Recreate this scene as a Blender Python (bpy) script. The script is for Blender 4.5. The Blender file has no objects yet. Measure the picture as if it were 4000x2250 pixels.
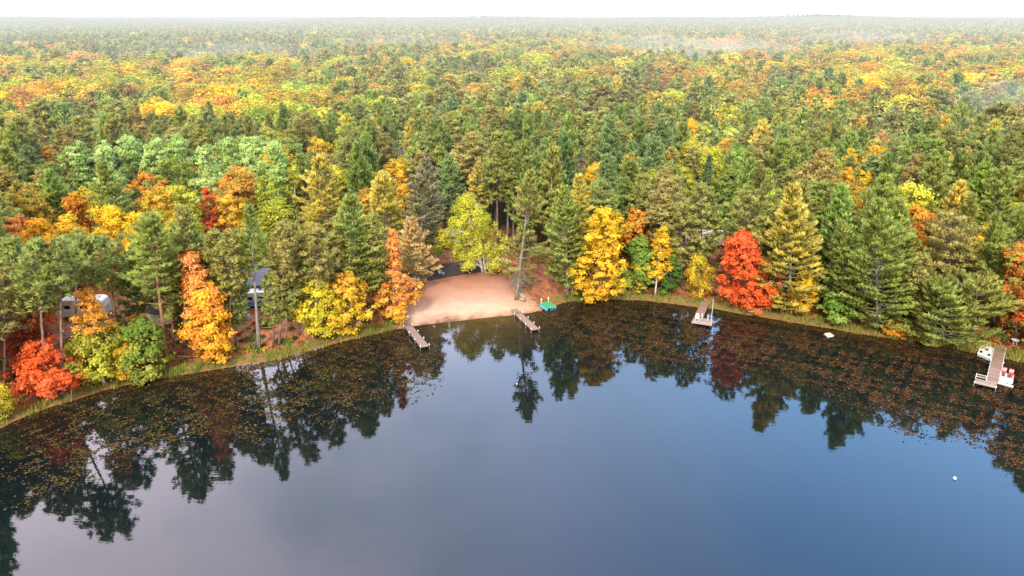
import bpy, math, random
import numpy as np
from mathutils import Vector

R = math.radians
SC = bpy.context.scene
COL = SC.collection
rng = np.random.default_rng(7)

# ------------------------------------------------------------------ camera and the mapping from photo points to the ground
CAMZ = 45.0
PITCH = R(20.63)
FPX = 1806.0                       # focal length for a 2576 px wide picture
cam_d = bpy.data.cameras.new("camera")
cam_d.sensor_width = 36.0
cam_d.lens = FPX / 2576 * 36
cam_d.clip_start = 0.5
cam_d.clip_end = 30000
cam = bpy.data.objects.new("camera", cam_d)
cam.location = (0, 0, CAMZ)
cam.rotation_euler = (math.pi / 2 - PITCH, 0, 0)
COL.objects.link(cam)
SC.camera = cam
FW = np.array([0, math.cos(PITCH), -math.sin(PITCH)])
UP = np.array([0, math.sin(PITCH), math.cos(PITCH)])
RT = np.array([1.0, 0, 0])


def ray(px, py):
    d = FW * FPX + RT * (px - 1288) - UP * (py - 724.5)
    return d / np.linalg.norm(d)


def at_z(px, py, z):
    d = ray(px, py)
    t = (z - CAMZ) / d[2]
    return np.array([0, 0, CAMZ]) + d * t


def to_px(P):
    P = np.asarray(P, float) - np.array([0, 0, CAMZ])
    k = P @ FW
    return 1288 + FPX * (P @ RT) / k, 724.5 - FPX * (P @ UP) / k


SHORE_PX = [(-420, 1330), (-250, 1210), (-120, 1140), (0, 1078), (60, 1048), (150, 1016), (185, 1008), (260, 982), (330, 966), (420, 948), (540, 930), (600, 920), (680, 908),
            (760, 888), (850, 862), (930, 843), (990, 829), (1020, 823), (1060, 816), (1150, 806), (1230, 797), (1295, 791), (1335, 785),
            (1365, 779), (1400, 767), (1425, 759), (1480, 754), (1540, 753), (1620, 756), (1700, 765), (1740, 771), (1800, 777), (1860, 789),
            (1930, 800), (2000, 812), (2100, 828), (2150, 838), (2250, 852), (2330, 862), (2400, 876), (2450, 888), (2500, 893), (2576, 912),
            (2700, 950), (2850, 1010), (3050, 1110)]
_sp = np.array([at_z(a, b, 0)[:2] for a, b in SHORE_PX])
_sx = np.concatenate([[-4000, -300], _sp[:, 0], [300, 4000]])
_sy = np.concatenate([[-2500, 8], _sp[:, 1], [8, -2500]])
_o = np.argsort(_sx)
_sx, _sy = _sx[_o], _sy[_o]


def shore_y(x):
    return np.interp(x, _sx, _sy)


def wob(x, y):
    return np.sin(x * .31 + 1.3) * np.cos(y * .27) * .5 + np.sin(x * .11 + y * .17) * .5


def ground_z(x, y):
    x = np.asarray(x, float); y = np.asarray(y, float)
    d = (y - shore_y(x)) * .93
    land = 1.75 * (1 - np.exp(-np.maximum(d, 0) / 8)) + .12 * wob(x, y) * np.clip(d / 8, 0, 1)
    D = np.hypot(x, y)
    hill = np.clip((D - 1500) / 3000, 0, 1)
    hill = hill * hill * (26 + 10 * np.sin(x * .0011 + 1) + 7 * np.sin(x * .0031 + y * .0007) + 5 * np.sin(x * .0073 + 2))
    lake = np.maximum(d * .2, -3)
    return np.where(d > 0, land + hill, lake)


def hit(px, py, dz=0.0):
    z = 1.0
    for _ in range(12):
        p = at_z(px, py, z + dz)
        z = float(ground_z(p[0], p[1]))
    return np.array([p[0], p[1], z])


def top_place(px, py, h):
    z = 1.8
    for _ in range(6):
        p = at_z(px, py, z + h)
        z = float(ground_z(p[0], p[1]))
    return np.array([p[0], p[1], z])


def m_per_px(p):
    return float((np.asarray(p, float) - np.array([0, 0, CAMZ])) @ FW) / FPX


# ------------------------------------------------------------------ materials
def new_mat(name):
    m = bpy.data.materials.new(name)
    m.use_nodes = True
    m.node_tree.nodes.clear()
    return m, m.node_tree.nodes, m.node_tree.links


def N(ns, t, **kw):
    n = ns.new(t)
    for k, v in kw.items():
        setattr(n, k, v)
    return n


def simple_mat(name, col, rough=.6, var=.25, scale=3.0, metal=0.0, spec=.4):
    m, ns, ls = new_mat(name)
    out = N(ns, 'ShaderNodeOutputMaterial'); b = N(ns, 'ShaderNodeBsdfPrincipled')
    tc = N(ns, 'ShaderNodeTexCoord'); no = N(ns, 'ShaderNodeTexNoise'); no.inputs['Scale'].default_value = scale
    no.inputs['Detail'].default_value = 5
    ls.new(tc.outputs['Object'], no.inputs['Vector'])
    mr = N(ns, 'ShaderNodeMapRange'); mr.inputs[1].default_value = .3; mr.inputs[2].default_value = .7
    mr.inputs[3].default_value = 1 - var; mr.inputs[4].default_value = 1 + var * .6
    ls.new(no.outputs['Fac'], mr.inputs[0])
    vm = N(ns, 'ShaderNodeVectorMath', operation='SCALE'); vm.inputs[0].default_value = col
    ls.new(mr.outputs[0], vm.inputs['Scale'])
    ls.new(vm.outputs[0], b.inputs['Base Color'])
    b.inputs['Roughness'].default_value = rough; b.inputs['Metallic'].default_value = metal
    b.inputs['Specular IOR Level'].default_value = spec
    ls.new(b.outputs[0], out.inputs[0])
    return m


def leaf_mat(name, trans=.35):
    """object properties tint / tint_b, mesh attribute leaf: r = brightness, g = blend between the two tints"""
    m, ns, ls = new_mat(name)
    out = N(ns, 'ShaderNodeOutputMaterial')
    a = N(ns, 'ShaderNodeAttribute', attribute_type='OBJECT', attribute_name='tint')
    b = N(ns, 'ShaderNodeAttribute', attribute_type='OBJECT', attribute_name='tint_b')
    l = N(ns, 'ShaderNodeAttribute', attribute_type='GEOMETRY', attribute_name='leaf')
    sp = N(ns, 'ShaderNodeSeparateColor'); ls.new(l.outputs['Color'], sp.inputs[0])
    mx = N(ns, 'ShaderNodeMix', data_type='RGBA')
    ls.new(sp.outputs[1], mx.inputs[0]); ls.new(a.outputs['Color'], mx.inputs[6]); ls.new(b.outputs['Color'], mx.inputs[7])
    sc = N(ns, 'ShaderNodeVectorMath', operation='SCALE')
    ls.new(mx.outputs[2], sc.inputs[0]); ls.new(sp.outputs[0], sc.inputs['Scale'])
    foliage_out(ns, ls, sc.outputs[0], out, trans)
    return m


def foliage_out(ns, ls, colour, out, trans):
    d = N(ns, 'ShaderNodeBsdfDiffuse'); t = N(ns, 'ShaderNodeBsdfTranslucent'); mix = N(ns, 'ShaderNodeMixShader')
    mix.inputs[0].default_value = trans
    ls.new(colour, d.inputs[0]); ls.new(colour, t.inputs[0])
    ls.new(d.outputs[0], mix.inputs[1]); ls.new(t.outputs[0], mix.inputs[2]); ls.new(mix.outputs[0], out.inputs[0])


def vcol_mat(name, trans=.3, rough=None):
    m, ns, ls = new_mat(name)
    out = N(ns, 'ShaderNodeOutputMaterial')
    l = N(ns, 'ShaderNodeAttribute', attribute_type='GEOMETRY', attribute_name='leaf')
    if rough is None:
        foliage_out(ns, ls, l.outputs['Color'], out, trans)
    else:
        b = N(ns, 'ShaderNodeBsdfPrincipled'); b.inputs['Roughness'].default_value = rough
        b.inputs['Specular IOR Level'].default_value = .08
        ls.new(l.outputs['Color'], b.inputs['Base Color']); ls.new(b.outputs[0], out.inputs[0])
    return m


def bark_mat(name, c1, c2, scale=(6, 6, 1.2)):
    m, ns, ls = new_mat(name)
    out = N(ns, 'ShaderNodeOutputMaterial'); b = N(ns, 'ShaderNodeBsdfPrincipled'); b.inputs['Roughness'].default_value = .9
    tc = N(ns, 'ShaderNodeTexCoord'); mp = N(ns, 'ShaderNodeMapping'); mp.inputs['Scale'].default_value = scale
    no = N(ns, 'ShaderNodeTexNoise'); no.inputs['Scale'].default_value = 1; no.inputs['Detail'].default_value = 6
    ls.new(tc.outputs['Object'], mp.inputs[0]); ls.new(mp.outputs[0], no.inputs['Vector'])
    cr = N(ns, 'ShaderNodeValToRGB'); cr.color_ramp.elements[0].position = .38; cr.color_ramp.elements[1].position = .62
    cr.color_ramp.elements[0].color = (*c1, 1); cr.color_ramp.elements[1].color = (*c2, 1)
    ls.new(no.outputs['Fac'], cr.inputs[0]); ls.new(cr.outputs[0], b.inputs['Base Color']); ls.new(b.outputs[0], out.inputs[0])
    return m


M = {}
M['leaf'] = leaf_mat('broad_leaves', .4)
M['needle'] = leaf_mat('needles', .4)
M['far'] = vcol_mat('distant_foliage', .25)
M['grass'] = vcol_mat('shore_grass', .35)
M['pads'] = vcol_mat('pads', rough=.85)
M['bark_pine'] = bark_mat('pine_bark', (.11, .065, .05), (.26, .17, .13))
M['bark_grey'] = bark_mat('grey_bark', (.12, .1, .085), (.3, .27, .23))
M['bark_red'] = bark_mat('red_bark', (.2, .08, .05), (.38, .2, .13))
M['bark_birch'] = bark_mat('birch_bark', (.3, .27, .24), (.78, .75, .7), (2, 2, 6))
M['deadwood'] = bark_mat('dead_wood', (.3, .28, .26), (.6, .57, .54))
M['white'] = simple_mat('white_paint', (.8, .8, .79), .45, .1)
M['offwhite'] = simple_mat('aged_white', (.66, .62, .55), .6, .18, 1.5)
M['beige'] = simple_mat('beige_siding', (.5, .43, .35), .6, .15, 1.5)
M['grey_roof'] = simple_mat('grey_shingle', (.115, .11, .125), .85, .35, 2.0)
M['dark_roof'] = simple_mat('dark_shingle', (.06, .057, .065), .85, .3, 2.0)
M['dark'] = simple_mat('dark_rubber', (.02, .02, .022), .7, .2)
M['darkwall'] = simple_mat('brown_stained_boards', (.09, .06, .045), .8, .3)
M['glass'] = simple_mat('window_glass', (.02, .025, .03), .08, .1, spec=.8)
M['blue'] = simple_mat('blue_paint', (.04, .22, .62), .4, .12)
M['pale_blue'] = simple_mat('pale_blue_fabric', (.3, .42, .55), .8, .15)
M['teal'] = simple_mat('teal_plastic', (.06, .5, .66), .4, .15)
M['green_deck'] = simple_mat('green_turf_deck', (.07, .32, .13), .9, .2, 8)
M['yellow'] = simple_mat('yellow_plastic', (.8, .55, .05), .5, .1)
M['red'] = simple_mat('red_paint', (.62, .05, .03), .45, .15)
M['metal'] = simple_mat('galvanised_metal', (.55, .55, .55), .4, .15, metal=.6)
M['wood_grey'] = simple_mat('weathered_wood', (.36, .31, .26), .85, .3, 6)
M['boat_green'] = simple_mat('pale_green_paint', (.42, .44, .3), .6, .25, 4)
M['floor_grey'] = simple_mat('grey_boat_carpet', (.16, .18, .22), .9, .2, 6)
M['orange'] = simple_mat('orange_rope', (.75, .2, .05), .7, .1)


def plank_mat(name, c1, c2, width=.14):
    m, ns, ls = new_mat(name)
    out = N(ns, 'ShaderNodeOutputMaterial'); b = N(ns, 'ShaderNodeBsdfPrincipled'); b.inputs['Roughness'].default_value = .75
    tc = N(ns, 'ShaderNodeTexCoord'); sx = N(ns, 'ShaderNodeSeparateXYZ'); ls.new(tc.outputs['Object'], sx.inputs[0])
    dv = N(ns, 'ShaderNodeMath', operation='DIVIDE'); dv.inputs[1].default_value = width; ls.new(sx.outputs[0], dv.inputs[0])
    fl = N(ns, 'ShaderNodeMath', operation='FLOOR'); ls.new(dv.outputs[0], fl.inputs[0])
    fr = N(ns, 'ShaderNodeMath', operation='FRACT'); ls.new(dv.outputs[0], fr.inputs[0])
    wn = N(ns, 'ShaderNodeTexWhiteNoise', noise_dimensions='1D'); ls.new(fl.outputs[0], wn.inputs['W'])
    no = N(ns, 'ShaderNodeTexNoise'); no.inputs['Scale'].default_value = 2.5; no.inputs['Detail'].default_value = 6; ls.new(tc.outputs['Object'], no.inputs['Vector'])
    ad = N(ns, 'ShaderNodeMath', operation='ADD'); ls.new(wn.outputs['Value'], ad.inputs[0]); ls.new(no.outputs['Fac'], ad.inputs[1])
    mr = N(ns, 'ShaderNodeMapRange'); mr.inputs[1].default_value = .4; mr.inputs[2].default_value = 1.5; ls.new(ad.outputs[0], mr.inputs[0])
    mx = N(ns, 'ShaderNodeMix', data_type='RGBA'); mx.inputs[6].default_value = (*c1, 1); mx.inputs[7].default_value = (*c2, 1); ls.new(mr.outputs[0], mx.inputs[0])
    gp = N(ns, 'ShaderNodeMath', operation='GREATER_THAN'); gp.inputs[1].default_value = .1; ls.new(fr.outputs[0], gp.inputs[0])
    g2 = N(ns, 'ShaderNodeMapRange'); g2.inputs[3].default_value = .35; g2.inputs[4].default_value = 1; ls.new(gp.outputs[0], g2.inputs[0])
    vm = N(ns, 'ShaderNodeVectorMath', operation='SCALE'); ls.new(mx.outputs[2], vm.inputs[0]); ls.new(g2.outputs[0], vm.inputs['Scale'])
    ls.new(vm.outputs[0], b.inputs['Base Color']); ls.new(b.outputs[0], out.inputs[0])
    return m


M['plank'] = plank_mat('brown_deck_planks', (.2, .12, .09), (.34, .22, .17))
M['plank_grey'] = plank_mat('greyed_deck_planks', (.22, .15, .13), (.4, .3, .27))
M['log'] = bark_mat('fallen_log', (.22, .16, .12), (.45, .36, .28), (1.5, 6, 6))


# ------------------------------------------------------------------ mesh helpers
def tag(o, label=None, cat=None, group=None, kind=None):
    if label: o['label'] = label
    if cat: o['category'] = cat
    if group: o['group'] = group
    if kind: o['kind'] = kind
    return o


def link(o, parent=None):
    COL.objects.link(o)
    if parent is not None:
        o.parent = parent
    return o


def empty(name, loc, rz=0.0):
    o = bpy.data.objects.new(name, None)
    o.location = [float(v) for v in loc]; o.rotation_euler = (0, 0, rz); o.empty_display_size = .5
    return link(o)


def poly_mesh(name, verts, sizes, idx, mat, attr=None, smooth=False):
    """verts n x 3, sizes of the polygons, flat vertex indices"""
    me = bpy.data.meshes.new(name)
    verts = np.ascontiguousarray(verts, np.float32); sizes = np.asarray(sizes, np.int32); idx = np.asarray(idx, np.int32)
    me.vertices.add(len(verts)); me.vertices.foreach_set('co', verts.ravel())
    me.loops.add(len(idx)); me.loops.foreach_set('vertex_index', idx)
    me.polygons.add(len(sizes))
    st = np.concatenate([[0], np.cumsum(sizes)[:-1]]).astype(np.int32)
    me.polygons.foreach_set('loop_start', st); me.polygons.foreach_set('loop_total', sizes)
    if smooth:
        me.polygons.foreach_set('use_smooth', np.ones(len(sizes), bool))
    if attr is not None:
        for an, av in attr.items():
            av = np.asarray(av, np.float32)
            if av.shape[1] == 3:
                av = np.concatenate([av, np.ones((len(av), 1), np.float32)], 1)
            a = me.attributes.new(an, 'FLOAT_COLOR', 'POINT'); a.data.foreach_set('color', av.ravel())
    me.materials.append(mat)
    me.update(calc_edges=True)
    return me


def soup(name, F, mat, col=None):
    """F: n x k x 3 loose polygons, col: n x 3 per polygon"""
    n, k, _ = F.shape
    hint = None
    if col is not None and col.shape[1] == 6:
        F, hint = orient(F, col[:, 3:])
        col = col[:, :3]
    at = {'leaf': np.repeat(col, k, 0)} if col is not None else None
    me = poly_mesh(name, F.reshape(-1, 3), np.full(n, k), np.arange(n * k), mat, at)
    if hint is not None:
        a = me.attributes.new('custom_normal', 'FLOAT_VECTOR', 'POINT'); a.data.foreach_set('vector', np.ascontiguousarray(np.repeat(hint, k, 0), np.float32).ravel())
        me.update()
    return me


def orient(F, hint, keep=.45):
    """wind every polygon towards the side its tuft faces; shading normals between the tuft's and the polygon's own"""
    ng = np.cross(F[:, 1] - F[:, 0], F[:, 2] - F[:, 0]); ng /= np.maximum(np.linalg.norm(ng, axis=1, keepdims=True), 1e-9)
    hint = hint / np.maximum(np.linalg.norm(hint, axis=1, keepdims=True), 1e-9)
    fl = (ng * hint).sum(1) < 0
    G = F.copy(); G[fl] = F[fl][:, ::-1]; ng[fl] *= -1
    nn = hint + keep * ng
    return G, nn / np.maximum(np.linalg.norm(nn, axis=1, keepdims=True), 1e-9)


class MB:
    def __init__(s): s.v = []; s.f = []

    def add(s, vs, fs):
        b = len(s.v); s.v += [tuple(float(c) for c in v) for v in vs]; s.f += [tuple(i + b for i in f) for f in fs]; return s

    def box(s, c, d, rz=0.0, taper=1.0):
        x, y, z = [q / 2 for q in d]; cs, sn = math.cos(rz), math.sin(rz); vs = []
        for dz, t in ((-z, 1), (z, taper)):
            for dx, dy in ((-x, -y), (x, -y), (x, y), (-x, y)):
                vs.append((c[0] + (dx * cs - dy * sn) * t, c[1] + (dx * sn + dy * cs) * t, c[2] + dz))
        return s.add(vs, [(3, 2, 1, 0), (4, 5, 6, 7), (0, 1, 5, 4), (1, 2, 6, 5), (2, 3, 7, 6), (3, 0, 4, 7)])

    def tube(s, pts, rad, n=7, cap=True):
        pts = [Vector(p) for p in pts]
        if not hasattr(rad, '__len__'): rad = [rad] * len(pts)
        vs = []; fs = []
        for i, p in enumerate(pts):
            d = (pts[min(i + 1, len(pts) - 1)] - pts[max(i - 1, 0)]).normalized()
            a = d.orthogonal().normalized() if abs(d.z) > .99 else d.cross(Vector((0, 0, 1))).normalized()
            b = d.cross(a)
            for k in range(n):
                t = 2 * math.pi * k / n
                vs.append(p + a * (math.cos(t) * rad[i]) + b * (math.sin(t) * rad[i]))
        for i in range(len(pts) - 1):
            for k in range(n):
                fs.append((i * n + k, i * n + (k + 1) % n, (i + 1) * n + (k + 1) % n, (i + 1) * n + k))
        if cap:
            fs.append(tuple(range(n - 1, -1, -1))); fs.append(tuple((len(pts) - 1) * n + k for k in range(n)))
        return s.add(vs, fs)

    def prism(s, prof, y0, y1):
        """profile in x-z extruded along y"""
        n = len(prof)
        vs = [(x, y0, z) for x, z in prof] + [(x, y1, z) for x, z in prof]
        fs = [tuple(range(n)), tuple(range(2 * n - 1, n - 1, -1))] + [(i + n, (i + 1) % n + n, (i + 1) % n, i) for i in range(n)]
        return s.add(vs, fs)

    def slab(s, outline, z0, z1):
        n = len(outline)
        vs = [(x, y, z0) for x, y in outline] + [(x, y, z1) for x, y in outline]
        fs = [tuple(range(n - 1, -1, -1)), tuple(range(n, 2 * n))] + [(i, (i + 1) % n, (i + 1) % n + n, i + n) for i in range(n)]
        return s.add(vs, fs)

    def ball(s, c, r, n=10, m=7, sz=1.0):
        vs = []; fs = []
        for i in range(m + 1):
            th = math.pi * i / m
            for k in range(n):
                ph = 2 * math.pi * k / n
                vs.append((c[0] + r * math.sin(th) * math.cos(ph), c[1] + r * math.sin(th) * math.sin(ph), c[2] + r * sz * math.cos(th)))
        for i in range(m):
            for k in range(n):
                fs.append((i * n + k, (i + 1) * n + k, (i + 1) * n + (k + 1) % n, i * n + (k + 1) % n))
        return s.add(vs, fs)

    def obj(s, name, mat, parent=None, loc=None, rz=0.0, smooth=False, bevel=0.0):
        me = bpy.data.meshes.new(name); me.from_pydata(s.v, [], s.f); me.materials.append(M[mat] if isinstance(mat, str) else mat)
        if smooth:
            me.polygons.foreach_set('use_smooth', np.ones(len(me.polygons), bool))
        me.update()
        o = bpy.data.objects.new(name, me)
        if loc is not None: o.location = [float(v) for v in loc]
        o.rotation_euler = (0, 0, rz)
        if bevel:
            b = o.modifiers.new('bevel', 'BEVEL'); b.width = bevel; b.segments = 2; b.limit_method = 'ANGLE'
        return link(o, parent)


# ------------------------------------------------------------------ trees
def unit(a):
    return a / np.maximum(np.linalg.norm(a, axis=-1, keepdims=True), 1e-6)


def blades(P, D, L, W, rg, up=0.0):
    """needle tufts: one thin triangle per entry"""
    D = unit(D); S = unit(np.cross(D, rg.normal(size=P.shape) * .8 + np.array([0, 0, up])))
    F = np.stack([P - S * W[:, None] / 2, P + S * W[:, None] / 2, P + D * L[:, None]], 1)
    return F


def leaves(P, Nn, S, rg):
    """rhombic leaf sprays"""
    Nn = unit(Nn); U = unit(np.cross(Nn, unit(rg.normal(size=P.shape)))); V = np.cross(Nn, U)
    a = (S * rg.uniform(.8, 1.2, len(S)))[:, None]; b = (S * rg.uniform(.5, .9, len(S)))[:, None]
    return np.stack([P - U * a, P - V * b, P + U * a, P + V * b], 1)


def sway(h, lean, rg, wig=.15, n=9):
    """trunk centre line: leaning, slightly crooked"""
    t = np.linspace(0, 1, n)
    wx = np.cumsum(rg.normal(0, wig, n)) * t * .35; wy = np.cumsum(rg.normal(0, wig, n)) * t * .35
    return np.stack([lean[0] * t + wx - wx[-1] * t, lean[1] * t + wy - wy[-1] * t, h * t], 1)


def along(path, z):
    h = path[-1, 2]
    return np.stack([np.interp(z, path[:, 2], path[:, 0]), np.interp(z, path[:, 2], path[:, 1]), np.asarray(z, float)], -1)


def make_white_pine(seed, h=20, Rr=3.2, cs=.3, lean=(0, 0), dens=1.0, droop=0.0, sparse=None, top=1.0, bare=0, blade=1.0, flat=.7):
    rg = np.random.default_rng(seed)
    path = sway(h, lean, rg)
    P = []; D = []; L = []; W = []; C = []
    tr = MB(); tr.tube(path, list(np.interp(path[:, 2] / h, [0, .12, 1], [h * .0155, h * .0125, .03])), 8)
    z = cs * h
    while z < h * .985:
        u = (z - cs * h) / (h - cs * h)
        r = Rr * ((1 - u ** 1.45) ** .85 * .97 + .06 * top) * min(1, .62 + u * 2.4) * rg.uniform(.78, 1.12)
        nb = rg.integers(4, 7)
        if sparse is not None and u < sparse[0] and rg.random() > sparse[1]:
            nb = rg.integers(0, 2)
        az0 = rg.uniform(0, 6.28)
        base = along(path, z)
        for k in range(nb):
            az = az0 + 6.28 * k / max(nb, 1) + rg.normal(0, .25)
            ln = r * rg.uniform(.62, 1.18)
            el = math.tan(R(8 + 38 * u ** 1.3)) - droop
            d = np.array([math.cos(az), math.sin(az), el]); d /= np.linalg.norm(d)
            lat = np.array([-math.sin(az), math.cos(az), 0])
            end = base + d * ln + np.array([0, 0, .06 * ln])
            if ln > 1.0 and rg.random() < .8:
                tr.tube([base, base + d * ln * .5 - np.array([0, 0, .04 * ln]), base + d * ln * .85], [.03 + .012 * ln, .03 + .004 * ln, .012], 4, False)
            n = max(4, int(dens * (6.2 * ln + 2)))
            s = rg.uniform(.22, 1.0, n) ** .75
            off = rg.uniform(-1, 1, n) * (.16 + .42 * ln * (1 - s) * .9 + .05 * ln)
            p = base + d * (s * ln)[:, None] + lat * off[:, None] + np.array([0, 0, 1]) * (.1 * ln * s ** 2 + rg.normal(0, .05, n))[:, None]
            m = 5
            pp = np.repeat(p, m, 0)
            dd = d * .75 + lat * np.repeat(np.sign(off) * np.minimum(np.abs(off), 1), m)[:, None] * .55 + np.array([0, 0, .25 + .35 * u]) + rg.normal(0, .42, (n * m, 3)) * np.array([1, 1, flat])
            P.append(pp + rg.normal(0, .07, pp.shape)); D.append(dd)
            L.append(rg.uniform(.42, .85, n * m) * blade); W.append(rg.uniform(.17, .32, n * m) * blade)
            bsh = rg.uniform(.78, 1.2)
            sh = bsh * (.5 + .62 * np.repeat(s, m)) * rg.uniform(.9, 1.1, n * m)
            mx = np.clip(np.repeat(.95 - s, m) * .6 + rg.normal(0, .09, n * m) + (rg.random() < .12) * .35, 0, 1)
            hn = np.array([0, 0, .75]) + d * .55 + lat * (np.repeat(off, m)[:, None] * .35) + rg.normal(0, .12, (n * m, 3))
            C.append(np.concatenate([np.stack([sh, mx, sh * 0], 1), hn], 1))
        z += rg.uniform(.7, 1.05) * (1 - .35 * u)
    for k in range(bare):                                           # dead lower branches
        zz = h * (.08 + (cs - .1) * rg.random() ** .8); az = rg.uniform(0, 6.28); ln = rg.uniform(.9, 2.6)
        b0 = along(path, zz); d = np.array([math.cos(az), math.sin(az), rg.uniform(-.25, .15)])
        mid = b0 + d * ln * .5 + rg.normal(0, .08, 3)
        tr.tube([b0, mid, b0 + d * ln + np.array([0, 0, -.12 * ln])], [.045, .03, .01], 4, False)
        for q in range(2):
            dq = d + rg.normal(0, .5, 3); tr.tube([mid, mid + dq * ln * .35], [.018, .008], 3, False)
    F = blades(np.concatenate(P), np.concatenate(D), np.concatenate(L), np.concatenate(W), rg, 1.0)
    return F, np.concatenate(C), tr


def make_red_pine(seed, h=20, Rr=2.8, cs=.45, lean=(0, 0), dens=1.0, blade=1.0):
    rg = np.random.default_rng(seed)
    path = sway(h, lean, rg, .1)
    tr = MB(); tr.tube(path, list(np.interp(path[:, 2] / h, [0, .1, 1], [h * .0135, h * .011, .04])), 8)
    P = []; D = []; L = []; W = []; C = []
    z = cs * h
    while z < h * .99:
        u = (z - cs * h) / (h - cs * h)
        r = Rr * min(1, .55 + 1.6 * u) * (1 - max(0, u - .25) ** 1.5 / .75 ** 1.5 * .86)
        az0 = rg.uniform(0, 6.28); nb = rg.integers(4, 7); base = along(path, z)
        for k in range(nb):
            az = az0 + 6.28 * k / nb + rg.normal(0, .3); ln = r * rg.uniform(.55, 1.15)
            d = np.array([math.cos(az), math.sin(az), .1 + .75 * u + rg.normal(0, .1)]); lat = np.array([-math.sin(az), math.cos(az), 0])
            if ln > .9:
                tr.tube([base, base + d * ln * .55, base + d * ln * .9], [.05, .035, .015], 4, False)
            nt = max(2, int(dens * (1.8 * ln + 1)))
            for q in range(nt):
                s = rg.uniform(.35, 1.02) ** .7
                c = base + d * ln * s + lat * rg.uniform(-1, 1) * (.15 + .45 * ln * (1.05 - s) + .12 * ln) + np.array([0, 0, rg.normal(.1, .14)])
                m = 15
                dd = rg.normal(size=(m, 3)); dd = unit(dd); dd[:, 2] = dd[:, 2] * .75 + .42; dd += d * .25
                P.append(np.repeat(c[None], m, 0) + dd * .06); D.append(dd)
                L.append(rg.uniform(.38, .66, m) * blade); W.append(rg.uniform(.17, .29, m) * blade)
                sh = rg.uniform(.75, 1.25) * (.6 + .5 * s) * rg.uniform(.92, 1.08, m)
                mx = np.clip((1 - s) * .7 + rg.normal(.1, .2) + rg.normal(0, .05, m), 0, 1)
                C.append(np.concatenate([np.stack([sh, mx, sh * 0], 1), unit(dd) * .8 + d * .3 + np.array([0, 0, .3])], 1))
        z += rg.uniform(.42, .68)
    F = blades(np.concatenate(P), np.concatenate(D), np.concatenate(L), np.concatenate(W), rg)
    return F, np.concatenate(C), tr


PROFILES = {
    'round': lambda u: np.sqrt(np.clip(1 - ((u - .48) / .54) ** 2, 0, 1)),
    'dome': lambda u: np.sqrt(np.clip(1 - ((u - .3) / .72) ** 2, 0, 1)) * np.minimum(1, .5 + u * 2),
    'cone': lambda u: np.clip((1 - u) ** .75 * 1.02 + .05, 0, 1) * np.minimum(1, .55 + 3 * u),
    'egg': lambda u: np.sqrt(np.clip(1 - ((u - .38) / .64) ** 2, 0, 1)) * (1 - .25 * u),
    'column': lambda u: np.clip(.75 * np.sqrt(np.clip(1 - ((u - .45) / .56) ** 2, 0, 1)) + .25 * (1 - u), 0, 1),
}


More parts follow.
